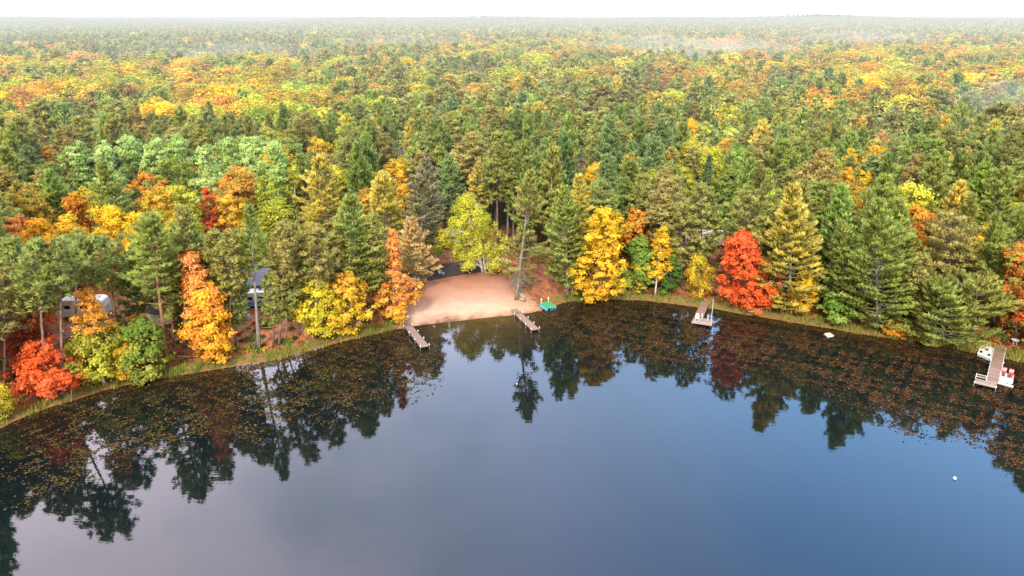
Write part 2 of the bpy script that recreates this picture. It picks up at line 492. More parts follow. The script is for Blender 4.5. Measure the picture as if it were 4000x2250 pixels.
def make_broadleaf(seed, h=14, Rr=3.5, cs=.15, lean=(0, 0), prof='round', nclump=120, per=40, leaf=.3, clump=.85, lobes=.3, droop=0.0, stems=1, grad=.5, gap=0.07, tilt=.6):
    rg = np.random.default_rng(seed)
    nclump = int(nclump * 2.0); clump *= .78; leaf *= .66; per = int(per * 1.45)
    tr = MB(); f = PROFILES[prof]
    paths = []
    for s in range(stems):
        sp = np.array([0, 0]) if stems == 1 else rg.normal(0, .16 * Rr, 2)
        pth = sway(h * rg.uniform(.8, .95) if s else h * .93, (lean[0] * .95 + sp[0], lean[1] * .95 + sp[1]), rg, .2)
        if stems > 1: pth[:, :2] += rg.normal(0, .2, 2)
        paths.append(pth)
        tr.tube(pth, list(np.interp(pth[:, 2] / h, [0, .1, 1], [h * .014 + .04, h * .0105 + .03, .02])) if stems == 1 else list(np.interp(pth[:, 2] / h, [0, 1], [h * .009 + .04, .02])), 7)
    zc = cs * h
    ph = rg.uniform(0, 6.28, 6); fr = rg.integers(2, 5, 6)
    # clump centres in the crown volume, pushed outwards, with lobes
    u = rg.beta(1.25, 1.15, nclump); az = rg.uniform(0, 6.28, nclump)
    lobes = lobes * 1.2 + .1
    lob = 1 + lobes * (np.sin(fr[0] * az + ph[0] + 4 * u) * .6 + np.sin(fr[1] * az + ph[1] - 7 * u) * .5 + np.sin(11 * u + ph[2]) * .45)
    rad = f(u) * Rr * np.clip(lob, .35, 1.35) * np.sqrt(rg.uniform(.18, 1, nclump))
    axis = along(paths[0], zc + u * (h - zc))
    c = axis + np.stack([np.cos(az) * rad, np.sin(az) * rad, rg.normal(0, .25, nclump)], 1)
    lx = np.array([lean[0], lean[1], 0.0])
    P = []; Nn = []; S = []; C = []
    for i in range(nclump):
        if gap and rg.random() < gap: continue
        rc = clump * rg.uniform(.65, 1.3); n = int(per * rg.uniform(.6, 1.3) * (rc / clump) ** 1.6) + 4
        v = unit(rg.normal(size=(n, 3))) * (rg.uniform(.1, 1, n) ** .6 * np.where(rg.random(n) < .45, rg.uniform(1.1, 2.3, n), 1))[:, None] * rc
        v[:, 2] *= (.62 if not droop else 1.25)
        if droop: v[:, 2] -= droop * (np.abs(v[:, 0]) + np.abs(v[:, 1])) * .6
        P.append(c[i] + v)
        out = unit(c[i] - axis[i] + 1e-3)
        Nn.append(unit(v) * .7 + out * .35 + np.array([0, 0, tilt]) + rg.normal(0, .45, (n, 3)))
        S.append(rg.uniform(.7, 1.25, n) * leaf)
        csh = rg.uniform(.66, 1.22)
        cm = np.clip(grad * (1 - u[i]) * 1.3 + (1 - grad) * rg.random() + rg.normal(0, .2), 0, 1)
        sh = csh * rg.uniform(.86, 1.14, n)
        C.append(np.concatenate([np.stack([sh, np.clip(cm + rg.normal(0, .24, n), 0, 1), sh * 0], 1), unit(v) * .6 + out * .45 + np.array([0, 0, .35]) + rg.normal(0, .15, (n, 3))], 1))
        if i % 7 == 0 and rad[i] > .3 * Rr:
            zb = max(zc * .7, c[i][2] - rad[i] * rg.uniform(.7, 1.2)); b0 = along(paths[i % len(paths)], min(zb, h * .85))
            mid = b0 * .5 + c[i] * .5 + np.array([0, 0, -.08 * rad[i]]) + rg.normal(0, .12, 3)
            tr.tube([b0, mid, c[i]], [.035 + .012 * rad[i], .03 + .006 * rad[i], .012], 5, False)
    P = np.concatenate(P); keep = P[:, 2] > .25
    F = leaves(P, np.concatenate(Nn), np.concatenate(S), rg)[keep]
    return F, np.concatenate(C)[keep], tr


def make_spruce(seed, h=14, Rr=2.0, cs=.06, lean=(0, 0), dens=1.0):
    return make_white_pine(seed, h, Rr, cs, lean, dens=1.3, droop=.35, top=.3, blade=.7)


TREE_N = 0


def build_tree(name, F, C, tr, bark, leafmat, base, tint, tint_b, label, cat, group=None, rz=0.0, scale=1.0):
    root = empty(name, base, rz); root.scale = (scale, scale, scale)
    tag(root, label, cat, group)
    t = tr.obj('trunk', bark, root, smooth=True)
    me = soup('crown', F, M[leafmat], C)
    o = link(bpy.data.objects.new('crown', me), root)
    o['tint'] = [float(x) for x in tint]; o['tint_b'] = [float(x) for x in tint_b]
    return root


def copy_tree(src, base, rz, scale, tint, tint_b, label, group):
    r = src.copy(); COL.objects.link(r); r.location = [float(v) for v in base]; r.rotation_euler = (0, 0, rz); r.scale = scale
    r['label'] = label
    if group: r['group'] = group
    elif 'group' in r: del r['group']
    for ch in src.children:
        c = ch.copy(); COL.objects.link(c); c.parent = r
        if 'tint' in c:
            c['tint'] = [float(x) for x in tint]; c['tint_b'] = [float(x) for x in tint_b]
    return r

# ------------------------------------------------------------------ ground, beach, path, lake
def lines(lo, hi, step, far, g=1.22):
    a = list(np.arange(lo, hi + .01, step)); s = step; v = a[-1]
    while v < far[1]:
        s *= g; v += s; a.append(v)
    s = step; v = a[0]; b = []
    while v > far[0]:
        s *= g; v -= s; b.append(v)
    return np.array(b[::-1] + a)


def inside(poly, x, y):
    x = np.asarray(x); y = np.asarray(y); r = np.zeros(x.shape, bool); n = len(poly)
    for i in range(n):
        x1, y1 = poly[i]; x2, y2 = poly[(i + 1) % n]
        c = ((y1 > y) != (y2 > y)) & (x < (x2 - x1) * (y - y1) / (y2 - y1 + 1e-12) + x1); r ^= c
    return r


gx = lines(-112, 112, .8, (-12000, 12000)); gy = lines(52, 150, .8, (-3000, 14000))
X, Y = np.meshgrid(gx, gy)
Z = ground_z(X, Y)
V = np.stack([X.ravel(), Y.ravel(), Z.ravel()], 1)
ny, nx = X.shape
ii = (np.arange(ny - 1)[:, None] * nx + np.arange(nx - 1)[None]).ravel()
Q = np.stack([ii, ii + 1, ii + nx + 1, ii + nx], 1)
d = (Y - shore_y(X)) * .93
beach_side = np.exp(-((X + 7) / 13) ** 4)                      # no reeds at the beach
grass = np.clip(1 - np.abs(d - 1.3) / 2.0, 0, 1) * (1 - beach_side) * np.clip(1.1 + .5 * wob(X * 2, Y * 2), 0, 1)
mud = np.clip(1 - np.abs(d + .1) / 1.3, 0, 1)
zone = np.stack([np.clip(1 - np.abs(d) / 60, 0, 1), grass, mud], -1).reshape(-1, 3)

gm, ns, ls = new_mat('forest_floor')
out = N(ns, 'ShaderNodeOutputMaterial'); b = N(ns, 'ShaderNodeBsdfPrincipled'); b.inputs['Roughness'].default_value = .95; b.inputs['Specular IOR Level'].default_value = .1
tc = N(ns, 'ShaderNodeTexCoord')


def noise(scale, detail=6, rough=.6):
    n = N(ns, 'ShaderNodeTexNoise'); n.inputs['Scale'].default_value = scale; n.inputs['Detail'].default_value = detail; n.inputs['Roughness'].default_value = rough
    ls.new(tc.outputs['Object'], n.inputs['Vector']); return n.outputs['Fac']


def ramp(fac, stops):
    r = N(ns, 'ShaderNodeValToRGB'); e = r.color_ramp.elements
    while len(e) < len(stops): e.new(.5)
    for k, (p, c) in enumerate(stops):
        e[k].position = p; e[k].color = (*c, 1)
    ls.new(fac, r.inputs[0]); return r.outputs[0]


def mixc(fac, a, bcol):
    m = N(ns, 'ShaderNodeMix', data_type='RGBA'); ls.new(fac, m.inputs[0])
    for k, v in ((6, a), (7, bcol)):
        if isinstance(v, tuple): m.inputs[k].default_value = (*v, 1)
        else: ls.new(v, m.inputs[k])
    return m.outputs[2]


def math_n(op, a, bval, clamp=False):
    m = N(ns, 'ShaderNodeMath', operation=op, use_clamp=clamp)
    for k, v in ((0, a), (1, bval)):
        if isinstance(v, (int, float)): m.inputs[k].default_value = v
        else: ls.new(v, m.inputs[k])
    return m.outputs[0]


litter = ramp(noise(.9), [(.3, (.1, .055, .04)), (.45, (.28, .115, .06)), (.58, (.42, .16, .075)), (.7, (.28, .17, .1))])
speck = ramp(noise(5.5, 3), [(.35, (.5, .45, .4)), (.6, (1.15, 1.1, 1.0))])
mm = N(ns, 'ShaderNodeMix', data_type='RGBA', blend_type='MULTIPLY'); mm.inputs[0].default_value = 1; ls.new(litter, mm.inputs[6]); ls.new(speck, mm.inputs[7])
zn = N(ns, 'ShaderNodeAttribute', attribute_name='zone'); zs = N(ns, 'ShaderNodeSeparateColor'); ls.new(zn.outputs['Color'], zs.inputs[0])
gcol = ramp(noise(1.6), [(.3, (.05, .08, .02)), (.5, (.12, .17, .04)), (.65, (.24, .24, .06)), (.8, (.28, .15, .05))])
gf = math_n('MULTIPLY', zs.outputs[1], math_n('ADD', noise(.8), .35), True)
c1 = mixc(gf, mm.outputs[2], gcol)
mcol = ramp(noise(2.2), [(.3, (.12, .07, .03)), (.55, (.3, .15, .06)), (.75, (.38, .22, .1))])
mf = math_n('MULTIPLY', zs.outputs[2], math_n('ADD', noise(.6), .45), True)
c2 = mixc(mf, c1, mcol)
ls.new(c2, b.inputs['Base Color'])
bp = N(ns, 'ShaderNodeBump'); bp.inputs['Strength'].default_value = .6; bp.inputs['Distance'].default_value = .12; ls.new(noise(4, 6), bp.inputs['Height']); ls.new(bp.outputs[0], b.inputs['Normal'])
ls.new(b.outputs[0], out.inputs[0])
ground = link(bpy.data.objects.new('ground', poly_mesh('ground', V, np.full(len(Q), 4), Q.ravel(), gm, {'zone': zone}, True)))
tag(ground, kind='structure')


def patch(name, mat, bottom, top, n=70, m=45, lift=.05, wig=.25, attr=True):
    """a sheet between two lines drawn on the ground, lying a little above it"""
    def line(pts):
        w = np.array([hit(*p)[:2] for p in pts]); s = np.concatenate([[0], np.cumsum(np.hypot(*np.diff(w, axis=0).T))]); s /= s[-1]
        t = np.linspace(0, 1, n); return np.stack([np.interp(t, s, w[:, 0]), np.interp(t, s, w[:, 1])], 1)
    B = line(bottom); T = line(top); t = np.linspace(0, 1, m)[:, None, None]
    G = B[None] * (1 - t) + T[None] * t
    rg = np.random.default_rng(5)
    sgn = np.linspace(-1, 1, n)[None, :]
    ed = np.abs(sgn) ** 12
    G[..., 0] += ed * (np.cumsum(rg.normal(0, wig * .5, (m, 1)), 0) % 1.0 - .5) * wig * 4
    z = ground_z(G[..., 0], G[..., 1]) + lift
    v = np.stack([G[..., 0].ravel(), G[..., 1].ravel(), z.ravel()], 1)
    i = (np.arange(m - 1)[:, None] * n + np.arange(n - 1)[None]).ravel()
    q = np.stack([i, i + 1, i + n + 1, i + n], 1)
    tt, ss = np.meshgrid(np.linspace(0, 1, m), np.linspace(-1, 1, n), indexing='ij')
    at = {'edge': np.stack([tt, np.abs(ss), tt * 0], -1).reshape(-1, 3)}
    o = link(bpy.data.objects.new(name, poly_mesh(name, v, np.full(len(q), 4), q.ravel(), mat, at, True)))
    return tag(o, kind='structure')


sm, ns, ls = new_mat('beach_sand')
out = N(ns, 'ShaderNodeOutputMaterial'); b = N(ns, 'ShaderNodeBsdfPrincipled'); b.inputs['Roughness'].default_value = .95; b.inputs['Specular IOR Level'].default_value = .1
tc = N(ns, 'ShaderNodeTexCoord')
e = N(ns, 'ShaderNodeAttribute', attribute_name='edge'); es = N(ns, 'ShaderNodeSeparateColor'); ls.new(e.outputs['Color'], es.inputs[0])
sand = ramp(math_n('ADD', es.outputs[0], math_n('MULTIPLY', math_n('SUBTRACT', noise(.35), .5), .5)),
            [(.0, (.17, .09, .05)), (.06, (.36, .2, .13)), (.2, (.55, .36, .245)), (.4, (.49, .285, .19)), (.7, (.4, .195, .125)), (1, (.3, .13, .085))])
lit = ramp(noise(1.4, 8), [(.3, (.3, .12, .06)), (.6, (.42, .2, .12))])
ef = math_n('ADD', math_n('MULTIPLY', math_n('POWER', es.outputs[1], 4), .85), math_n('MULTIPLY', math_n('SUBTRACT', noise(2.5, 8), .56), 2.4), True)
sc2 = mixc(ef, sand, lit)
spk = ramp(noise(9, 4, .7), [(.3, (.72, .68, .64)), (.5, (1, 1, 1)), (.72, (1.1, 1.08, 1.05))])
mm = N(ns, 'ShaderNodeMix', data_type='RGBA', blend_type='MULTIPLY'); mm.inputs[0].default_value = .8; ls.new(sc2, mm.inputs[6]); ls.new(spk, mm.inputs[7])
ls.new(mm.outputs[2], b.inputs['Base Color'])
bp = N(ns, 'ShaderNodeBump'); bp.inputs['Strength'].default_value = .8; bp.inputs['Distance'].default_value = .12; ls.new(noise(2.6, 4), bp.inputs['Height']); ls.new(bp.outputs[0], b.inputs['Normal'])
ls.new(b.outputs[0], out.inputs[0])
patch('beach', sm, [(985, 842), (1020, 832), (1060, 822), (1150, 812), (1230, 803), (1300, 797), (1330, 791), (1362, 783)],
      [(1066, 722), (1079, 708), (1120, 701), (1165, 692), (1205, 686), (1245, 690), (1285, 706), (1335, 742)], lift=.05)

pm, ns, ls = new_mat('dark_gravel')
out = N(ns, 'ShaderNodeOutputMaterial'); b = N(ns, 'ShaderNodeBsdfPrincipled'); b.inputs['Roughness'].default_value = .9
tc = N(ns, 'ShaderNodeTexCoord')
dg = ramp(noise(1.2, 8, .7), [(.3, (.018, .014, .018)), (.6, (.045, .034, .04)), (.72, (.09, .055, .05))])
fl = ramp(noise(11, 2), [(.68, (0, 0, 0)), (.74, (.3, .13, .07))])
mm = N(ns, 'ShaderNodeMix', data_type='RGBA', blend_type='ADD'); mm.inputs[0].default_value = 1; ls.new(dg, mm.inputs[6]); ls.new(fl, mm.inputs[7])
ls.new(mm.outputs[2], b.inputs['Base Color']); ls.new(b.outputs[0], out.inputs[0])
patch('path', pm, [(1000, 718), (1079, 706), (1120, 699), (1165, 691), (1215, 683)], [(1000, 698), (1060, 682), (1098, 668), (1150, 658), (1215, 650)], 60, 20, lift=.1, wig=.1)

# the lake
lm_, ns, ls = new_mat('lake_water')
out = N(ns, 'ShaderNodeOutputMaterial'); tc = N(ns, 'ShaderNodeTexCoord')
sh = N(ns, 'ShaderNodeAttribute', attribute_name='depth'); shs = N(ns, 'ShaderNodeSeparateColor'); ls.new(sh.outputs['Color'], shs.inputs[0])
deep = mixc(math_n('MULTIPLY', shs.outputs[0], math_n('ADD', noise(.3, 6), .25), True), (.004, .007, .007), (.075, .045, .016))
df = N(ns, 'ShaderNodeBsdfDiffuse'); ls.new(deep, df.inputs[0])
gl = N(ns, 'ShaderNodeBsdfGlossy'); gl.inputs['Roughness'].default_value = .025; gl.inputs['Color'].default_value = (1, 1, 1, 1)
mp = N(ns, 'ShaderNodeMapping'); mp.inputs['Scale'].default_value = (.55, 1.2, 1); ls.new(tc.outputs['Object'], mp.inputs[0])
n1 = N(ns, 'ShaderNodeTexNoise'); n1.inputs['Scale'].default_value = 1.1; n1.inputs['Detail'].default_value = 3; ls.new(mp.outputs[0], n1.inputs['Vector'])
bp = N(ns, 'ShaderNodeBump'); bp.inputs['Strength'].default_value = .06; bp.inputs['Distance'].default_value = .1; ls.new(math_n('MULTIPLY', n1.outputs['Fac'], math_n('ADD', noise(.045, 3), .25)), bp.inputs['Height'])
ls.new(bp.outputs[0], gl.inputs['Normal'])
fn = N(ns, 'ShaderNodeFresnel'); fn.inputs['IOR'].default_value = 1.33
fac = math_n('ADD', math_n('MULTIPLY', fn.outputs[0], 1.0), .012, True)
mx = N(ns, 'ShaderNodeMixShader'); ls.new(fac, mx.inputs[0]); ls.new(df.outputs[0], mx.inputs[1]); ls.new(gl.outputs[0], mx.inputs[2]); ls.new(mx.outputs[0], out.inputs[0])
lx = lines(-110, 110, 2.0, (-1500, 1500), 1.4); ly = lines(40, 118, 2.0, (-2500, 122), 1.4)
X, Y = np.meshgrid(lx, ly); ny, nx = X.shape
d = (shore_y(X) - Y) * .93
dep = np.clip(1 - d / 9, 0, 1) ** 1.3 * .3 + np.clip(1 - d / 15, 0, 1) * np.exp(-((X + 3) / 11) ** 4) * .9
ii = (np.arange(ny - 1)[:, None] * nx + np.arange(nx - 1)[None]).ravel(); Q = np.stack([ii, ii + 1, ii + nx + 1, ii + nx], 1)
lake = link(bpy.data.objects.new('lake', poly_mesh('lake', np.stack([X.ravel(), Y.ravel(), X.ravel() * 0], 1), np.full(len(Q), 4), Q.ravel(), lm_, {'depth': np.stack([dep, dep, dep], -1).reshape(-1, 3)}, True)))
tag(lake, kind='structure')

# ------------------------------------------------------------------ daylight
SUN_EL, SUN_AZ = R(38), R(189)      # azimuth clockwise from +y: behind the camera, to its left
w = bpy.data.worlds.new("World"); SC.world = w; w.use_nodes = True
ns = w.node_tree.nodes; ls = w.node_tree.links; ns.clear()
out = N(ns, 'ShaderNodeOutputWorld'); bg = N(ns, 'ShaderNodeBackground'); bg.inputs['Strength'].default_value = .12
sky = N(ns, 'ShaderNodeTexSky', sky_type='NISHITA'); sky.sun_disc = False; sky.sun_elevation = SUN_EL; sky.sun_rotation = SUN_AZ
sky.air_density = 1.0; sky.dust_density = 1.0
tc = N(ns, 'ShaderNodeTexCoord'); sp = N(ns, 'ShaderNodeSeparateXYZ'); ls.new(tc.outputs['Generated'], sp.inputs[0])


def mrange(v, a, bb, c, dd, smooth=True):
    m = N(ns, 'ShaderNodeMapRange', interpolation_type='SMOOTHSTEP' if smooth else 'LINEAR')
    for k, q in ((1, a), (2, bb), (3, c), (4, dd)): m.inputs[k].default_value = q
    ls.new(v, m.inputs[0]); return m.outputs[0]


cn = N(ns, 'ShaderNodeTexNoise'); cn.inputs['Scale'].default_value = 2.6; cn.inputs['Detail'].default_value = 6; cn.inputs['Roughness'].default_value = .5
mp = N(ns, 'ShaderNodeMapping'); mp.inputs['Scale'].default_value = (1, 1, 1.6); mp.inputs['Location'].default_value = (3.1, .7, 1.9); ls.new(tc.outputs['Generated'], mp.inputs[0]); ls.new(mp.outputs[0], cn.inputs['Vector'])
# thin cloud towards the left of the view, clear deep blue towards the right
xs = math_n('ADD', sp.outputs[0], math_n('MULTIPLY', math_n('SUBTRACT', cn.outputs['Fac'], .5), .9))
cloud = mrange(xs, -.6, .5, 1, 0)
blue = mixc(mrange(sp.outputs[2], .42, .72, 0, 1), (23.0, 45.0, 80.0), (12.0, 27.0, 60.0))
grey = mixc(mrange(cn.outputs['Fac'], .35, .65, 0, 1), (31.0, 33.5, 42.0), (66.0, 56.5, 63.0))
sk = N(ns, 'ShaderNodeMix', data_type='RGBA'); sk.inputs[0].default_value = .3; ls.new(blue, sk.inputs[6]); ls.new(sky.outputs[0], sk.inputs[7])
front = mixc(cloud, sk.outputs[2], grey)
allc = mixc(mrange(sp.outputs[1], .0, .45, 0, 1), (13.0, 12.8, 12.6), front)
hz = mixc(mrange(sp.outputs[2], .03, .4, 1, 0), allc, (13.5, 13.6, 13.8))
ls.new(hz, bg.inputs[0]); ls.new(bg.outputs[0], out.inputs[0])
sl = bpy.data.lights.new('sun', 'SUN'); sl.energy = 5.0; sl.angle = R(11); sl.color = (1, .94, .83)
so = bpy.data.objects.new('sun', sl)
sd = Vector((math.sin(SUN_AZ) * math.cos(SUN_EL), math.cos(SUN_AZ) * math.cos(SUN_EL), math.sin(SUN_EL)))
so.rotation_euler = sd.to_track_quat('Z', 'Y').to_euler(); so.location = (0, -50, 120); link(so)


# ------------------------------------------------------------------ morning haze and mist
def mist_mat(name, sigma, glow, lumpy=None):
    m, ns_, ls_ = new_mat(name)
    o_ = N(ns_, 'ShaderNodeOutputMaterial'); ab = N(ns_, 'ShaderNodeVolumeAbsorption'); em = N(ns_, 'ShaderNodeEmission'); ad = N(ns_, 'ShaderNodeAddShader')
    ab.inputs['Color'].default_value = (0, 0, 0, 1); ab.inputs['Density'].default_value = sigma
    em.inputs['Color'].default_value = (*glow, 1); em.inputs['Strength'].default_value = sigma
    if lumpy:
        tc_ = N(ns_, 'ShaderNodeTexCoord'); no = N(ns_, 'ShaderNodeTexNoise'); no.inputs['Scale'].default_value = lumpy; no.inputs['Detail'].default_value = 3
        ls_.new(tc_.outputs['Object'], no.inputs['Vector'])
        ln = N(ns_, 'ShaderNodeVectorMath', operation='LENGTH'); ls_.new(tc_.outputs['Object'], ln.inputs[0])
        a = N(ns_, 'ShaderNodeMapRange', interpolation_type='SMOOTHSTEP'); a.inputs[1].default_value = 1; a.inputs[2].default_value = .15; a.inputs[3].default_value = 0; a.inputs[4].default_value = 1; ls_.new(ln.outputs['Value'], a.inputs[0])
        c = N(ns_, 'ShaderNodeMapRange'); c.inputs[1].default_value = .38; c.inputs[2].default_value = .65; c.inputs[3].default_value = 0; c.inputs[4].default_value = sigma; ls_.new(no.outputs['Fac'], c.inputs[0])
        mu = N(ns_, 'ShaderNodeMath', operation='MULTIPLY'); ls_.new(a.outputs[0], mu.inputs[0]); ls_.new(c.outputs[0], mu.inputs[1])
        ls_.new(mu.outputs[0], ab.inputs['Density']); ls_.new(mu.outputs[0], em.inputs['Strength'])
    ls_.new(ab.outputs[0], ad.inputs[0]); ls_.new(em.outputs[0], ad.inputs[1]); ls_.new(ad.outputs[0], o_.inputs['Volume'])
    return m


HZ = (.95, .985, 1.0)
hb = MB().box((0, 6128, 24.5), (18000, 12000, 51)).obj('haze', mist_mat('haze_air', 1 / 2200, (.86, .9, .92)))
tag(hb, kind='stuff')

# ------------------------------------------------------------------ docks, rafts, boats and shore things
def deck_frame(a, bb):
    """local frame: x along the dock"""
    a = np.asarray(a); bb = np.asarray(bb); an = math.atan2(bb[1] - a[1], bb[0] - a[0]); return an, float(np.hypot(*(bb - a)[:2]))


def local(P, o, an):
    c, s = math.cos(-an), math.sin(-an); x, y = P[0] - o[0], P[1] - o[1]
    return (x * c - y * s, x * s + y * c)


def dock_posts(root, pts, z, low=-1.6, up=.28):
    for x, y in pts:
        p = MB().tube([(x, y, low), (x, y, z + up)], .035, 7).obj('post', 'metal', root)
        MB().tube([(x, y, z + up - .16), (x, y, z + up + .02)], .075, 8).obj('cap', 'white', p)


def straight_dock(label, A, B, wd, z, fr, cat='dock', ramp=None):
    an, L = deck_frame(A, B); o = (A[0], A[1], 0)
    r = empty('dock', o, an); tag(r, label, cat)
    nsec = 3
    for k in range(nsec):
        x0, x1 = L * k / nsec + .03, L * (k + 1) / nsec - .03
        dk = MB().box(((x0 + x1) / 2, 0, z - .04), (x1 - x0, wd, .08)).obj('deck_section', 'plank', r, bevel=.01)
    rl = MB()
    for s in (-1, 1): rl.box((L / 2, s * (wd / 2 + .025), z - .1), (L, .05, .2))
    rl.obj('side_rail', 'darkwall', r)
    dock_posts(r, [(L * f, s * (wd / 2 + .09)) for f in fr for s in (-1, 1)], z)
    if ramp: MB().box((-ramp / 2 - .1, 0, z + .02), (ramp, wd * .95, .08)).obj('ramp', 'plank', r, bevel=.01)
    return r


z = .48
straight_dock('plank dock with white capped posts on the left side of the beach', at_z(1026, 819, z), at_z(1069.5, 872.5, z), 1.2, z, (.02, .35, .68, .98), ramp=.6)
straight_dock('plank dock with white capped posts right of the sand, near the green raft', at_z(1303, 788, z), at_z(1347.5, 829.3, z), 1.2, z, (.03, .36, .68, .98), ramp=1.7)

# dock with the chair
z = .5
W3 = [at_z(1777, 752, z), at_z(1757, 800, z)]
an, L = deck_frame(*W3); o3 = (W3[0][0], W3[0][1], 0)
r = empty('dock', o3, an); tag(r, 'reddish brown plank dock with a white chair and tall pole on its wide end', 'dock')
P3 = [local(at_z(*p, z), o3, an) for p in ((1741, 809), (1790, 817), (1795, 804), (1746, 796))]
xs3 = [p[0] for p in P3]; ys3 = [p[1] for p in P3]
MB().box((L / 2 - .5, 0, z - .05), (L - .2, 1.35, .1)).obj('walkway', 'plank', r, bevel=.01)
xa, xb, ya, yb = min(xs3) + .2, max(xs3), min(ys3), max(ys3)
MB().box(((xa + xb) / 2, (ya + yb) / 2, z - .04), (xb - xa, yb - ya, .1)).obj('platform', 'plank_grey', r, bevel=.01)
MB().box((xb + .03, (ya + yb) / 2, z - .08), (.06, yb - ya + .1, .2)).obj('edge_board', 'wood_grey', r)
dock_posts(r, [(xb - .15, ya + .1), (xb - .15, yb - .1), (xa + .1, ya + .1), (1.2, .7), (1.2, -.7)], z - .1, up=.05)
for q in ((1772.6, 803.5), (1766 + 0, 803), (1783.5, 806)):
    pass
for px, py in ((1765.5, 803), (1780, 806)):                      # grab rails of the swim ladder
    c = local(at_z(px, py, z), o3, an)
    MB().tube([(c[0], c[1], z), (c[0], c[1], z + .95)], .05, 8).obj('ladder_rail', 'white', r)
fp = at_z(1788.5, 812.5, z)
MB().tube([(0, 0, -1.0), (0, 0, 3.95)], [.045, .035], 8).obj('pole', 'offwhite', tag(empty('tall_pole', (fp[0], fp[1], z)), 'tall thin white pole standing at the corner of the chair dock', 'pole'))
c = at_z(1753.5, 806, z)
ch = empty('chair', (c[0], c[1], z + .01), R(172)); tag(ch, 'white plastic armchair facing the lake on the wide dock end', 'chair')
MB().box((0, 0, .42), (.52, .5, .05)).obj('seat', 'white', ch, bevel=.01)
MB().box((0, -.26, .74), (.52, .05, .62), taper=.9).obj('backrest', 'white', ch, bevel=.01)
for sx in (-1, 1):
    MB().box((sx * .27, .0, .64), (.06, .5, .04)).obj('armrest', 'white', ch)
    for sy in (-1, 1): MB().box((sx * .24, sy * .21, .2), (.05, .05, .4)).obj('leg', 'white', ch)

# big dock on the right with the T end and bench
z = .6
A4, B4 = at_z(2519, 862, z), at_z(2496.5, 961, z)
an, L = deck_frame(A4, B4); o4 = (A4[0], A4[1], 0)
r = empty('dock', o4, an); tag(r, 'long brown dock with white edge bumpers and a side platform beside the white pedal boat', 'dock')
T4 = [local(at_z(*p, z), o4, an) for p in ((2451, 963), (2455, 954), (2508, 964), (2503, 976))]
wd4 = 1.3
MB().box((L / 2 - .2, 0, z - .04), (L + .4, wd4, .1)).obj('walkway', 'plank', r, bevel=.01)
xa, xb = L + .05, L + 1.35; yb4 = max(p[1] for p in T4); ya4 = min(p[1] for p in T4)
MB().box(((xa + xb) / 2, (ya4 + yb4) / 2, z - .045), (xb - xa, yb4 - ya4, .1)).obj('platform', 'plank_grey', r, bevel=.01)
far_y = ya4 if abs(ya4) > abs(yb4) else yb4
sg = 1 if far_y > 0 else -1
bn = MB()
for hz_ in (.32, .62): bn.box((xa + .02, (far_y + sg * wd4 / 2) / 2, z + hz_), (.05, abs(far_y) - wd4 / 2, .16))
bk = bn.obj('bench_back', 'wood_grey', r)
for yy in (far_y, sg * (wd4 / 2 + .05)):
    MB().box((xa + .02, yy, z + .35), (.07, .07, .78)).obj('bench_post', 'white', r)
for s in (-1, 1):
    k = 0; x0 = 1.6
    while x0 < L - .5:
        MB().box((x0 + .35, s * (wd4 / 2 + .04), z - .03), (.7, .07, .12)).obj('bumper', 'white', r); x0 += 1.15
MB().box((xb + .03, (ya4 + yb4) / 2, z - .08), (.06, yb4 - ya4 + .06, .16)).obj('edge_board', 'wood_grey', r)
dock_posts(r, [(xb, ya4), (xb, yb4), (L * .5, wd4 / 2 + .1), (L * .5, -wd4 / 2 - .1)], z, up=.1)

# white swim platform with dark cut-outs
z = .45
cs4 = [at_z(*p, z) for p in ((2458, 888), (2468.5, 866.5), (2505, 876), (2494, 903))]
ctr = sum(cs4) / 4
r = empty('swim_platform', (ctr[0], ctr[1], 0)); tag(r, 'white floating platform with dark square openings moored left of the long dock', 'swim platform')
MB().slab([(p[0] - ctr[0], p[1] - ctr[1]) for p in cs4], z - .14, z).obj('deck', 'white', r, bevel=.06)
MB().slab([((p[0] - ctr[0]) * .93, (p[1] - ctr[1]) * .93) for p in cs4], -.05, z - .145).obj('float', 'offwhite', r)
ua = (cs4[3] - cs4[0])[:2]; ub = (cs4[1] - cs4[0])[:2]


def at_uv(u, v): return (cs4[0][0] - ctr[0] + ua[0] * u + ub[0] * v, cs4[0][1] - ctr[1] + ua[1] * u + ub[1] * v)


for u, v in ((.2, .28), (.75, .28), (.5, .72)):
    s_ = .09
    MB().slab([at_uv(u - s_, v - s_ * 1.2), at_uv(u + s_, v - s_ * 1.2), at_uv(u + s_, v + s_ * 1.2), at_uv(u - s_, v + s_ * 1.2)], z + .004, z + .012).obj('hatch', 'dark', r)
for u in (.42, .62):
    q = at_uv(u, .93); MB().tube([(q[0], q[1], z), (q[0], q[1], z + .55)], .05, 8).obj('post', 'offwhite', r)

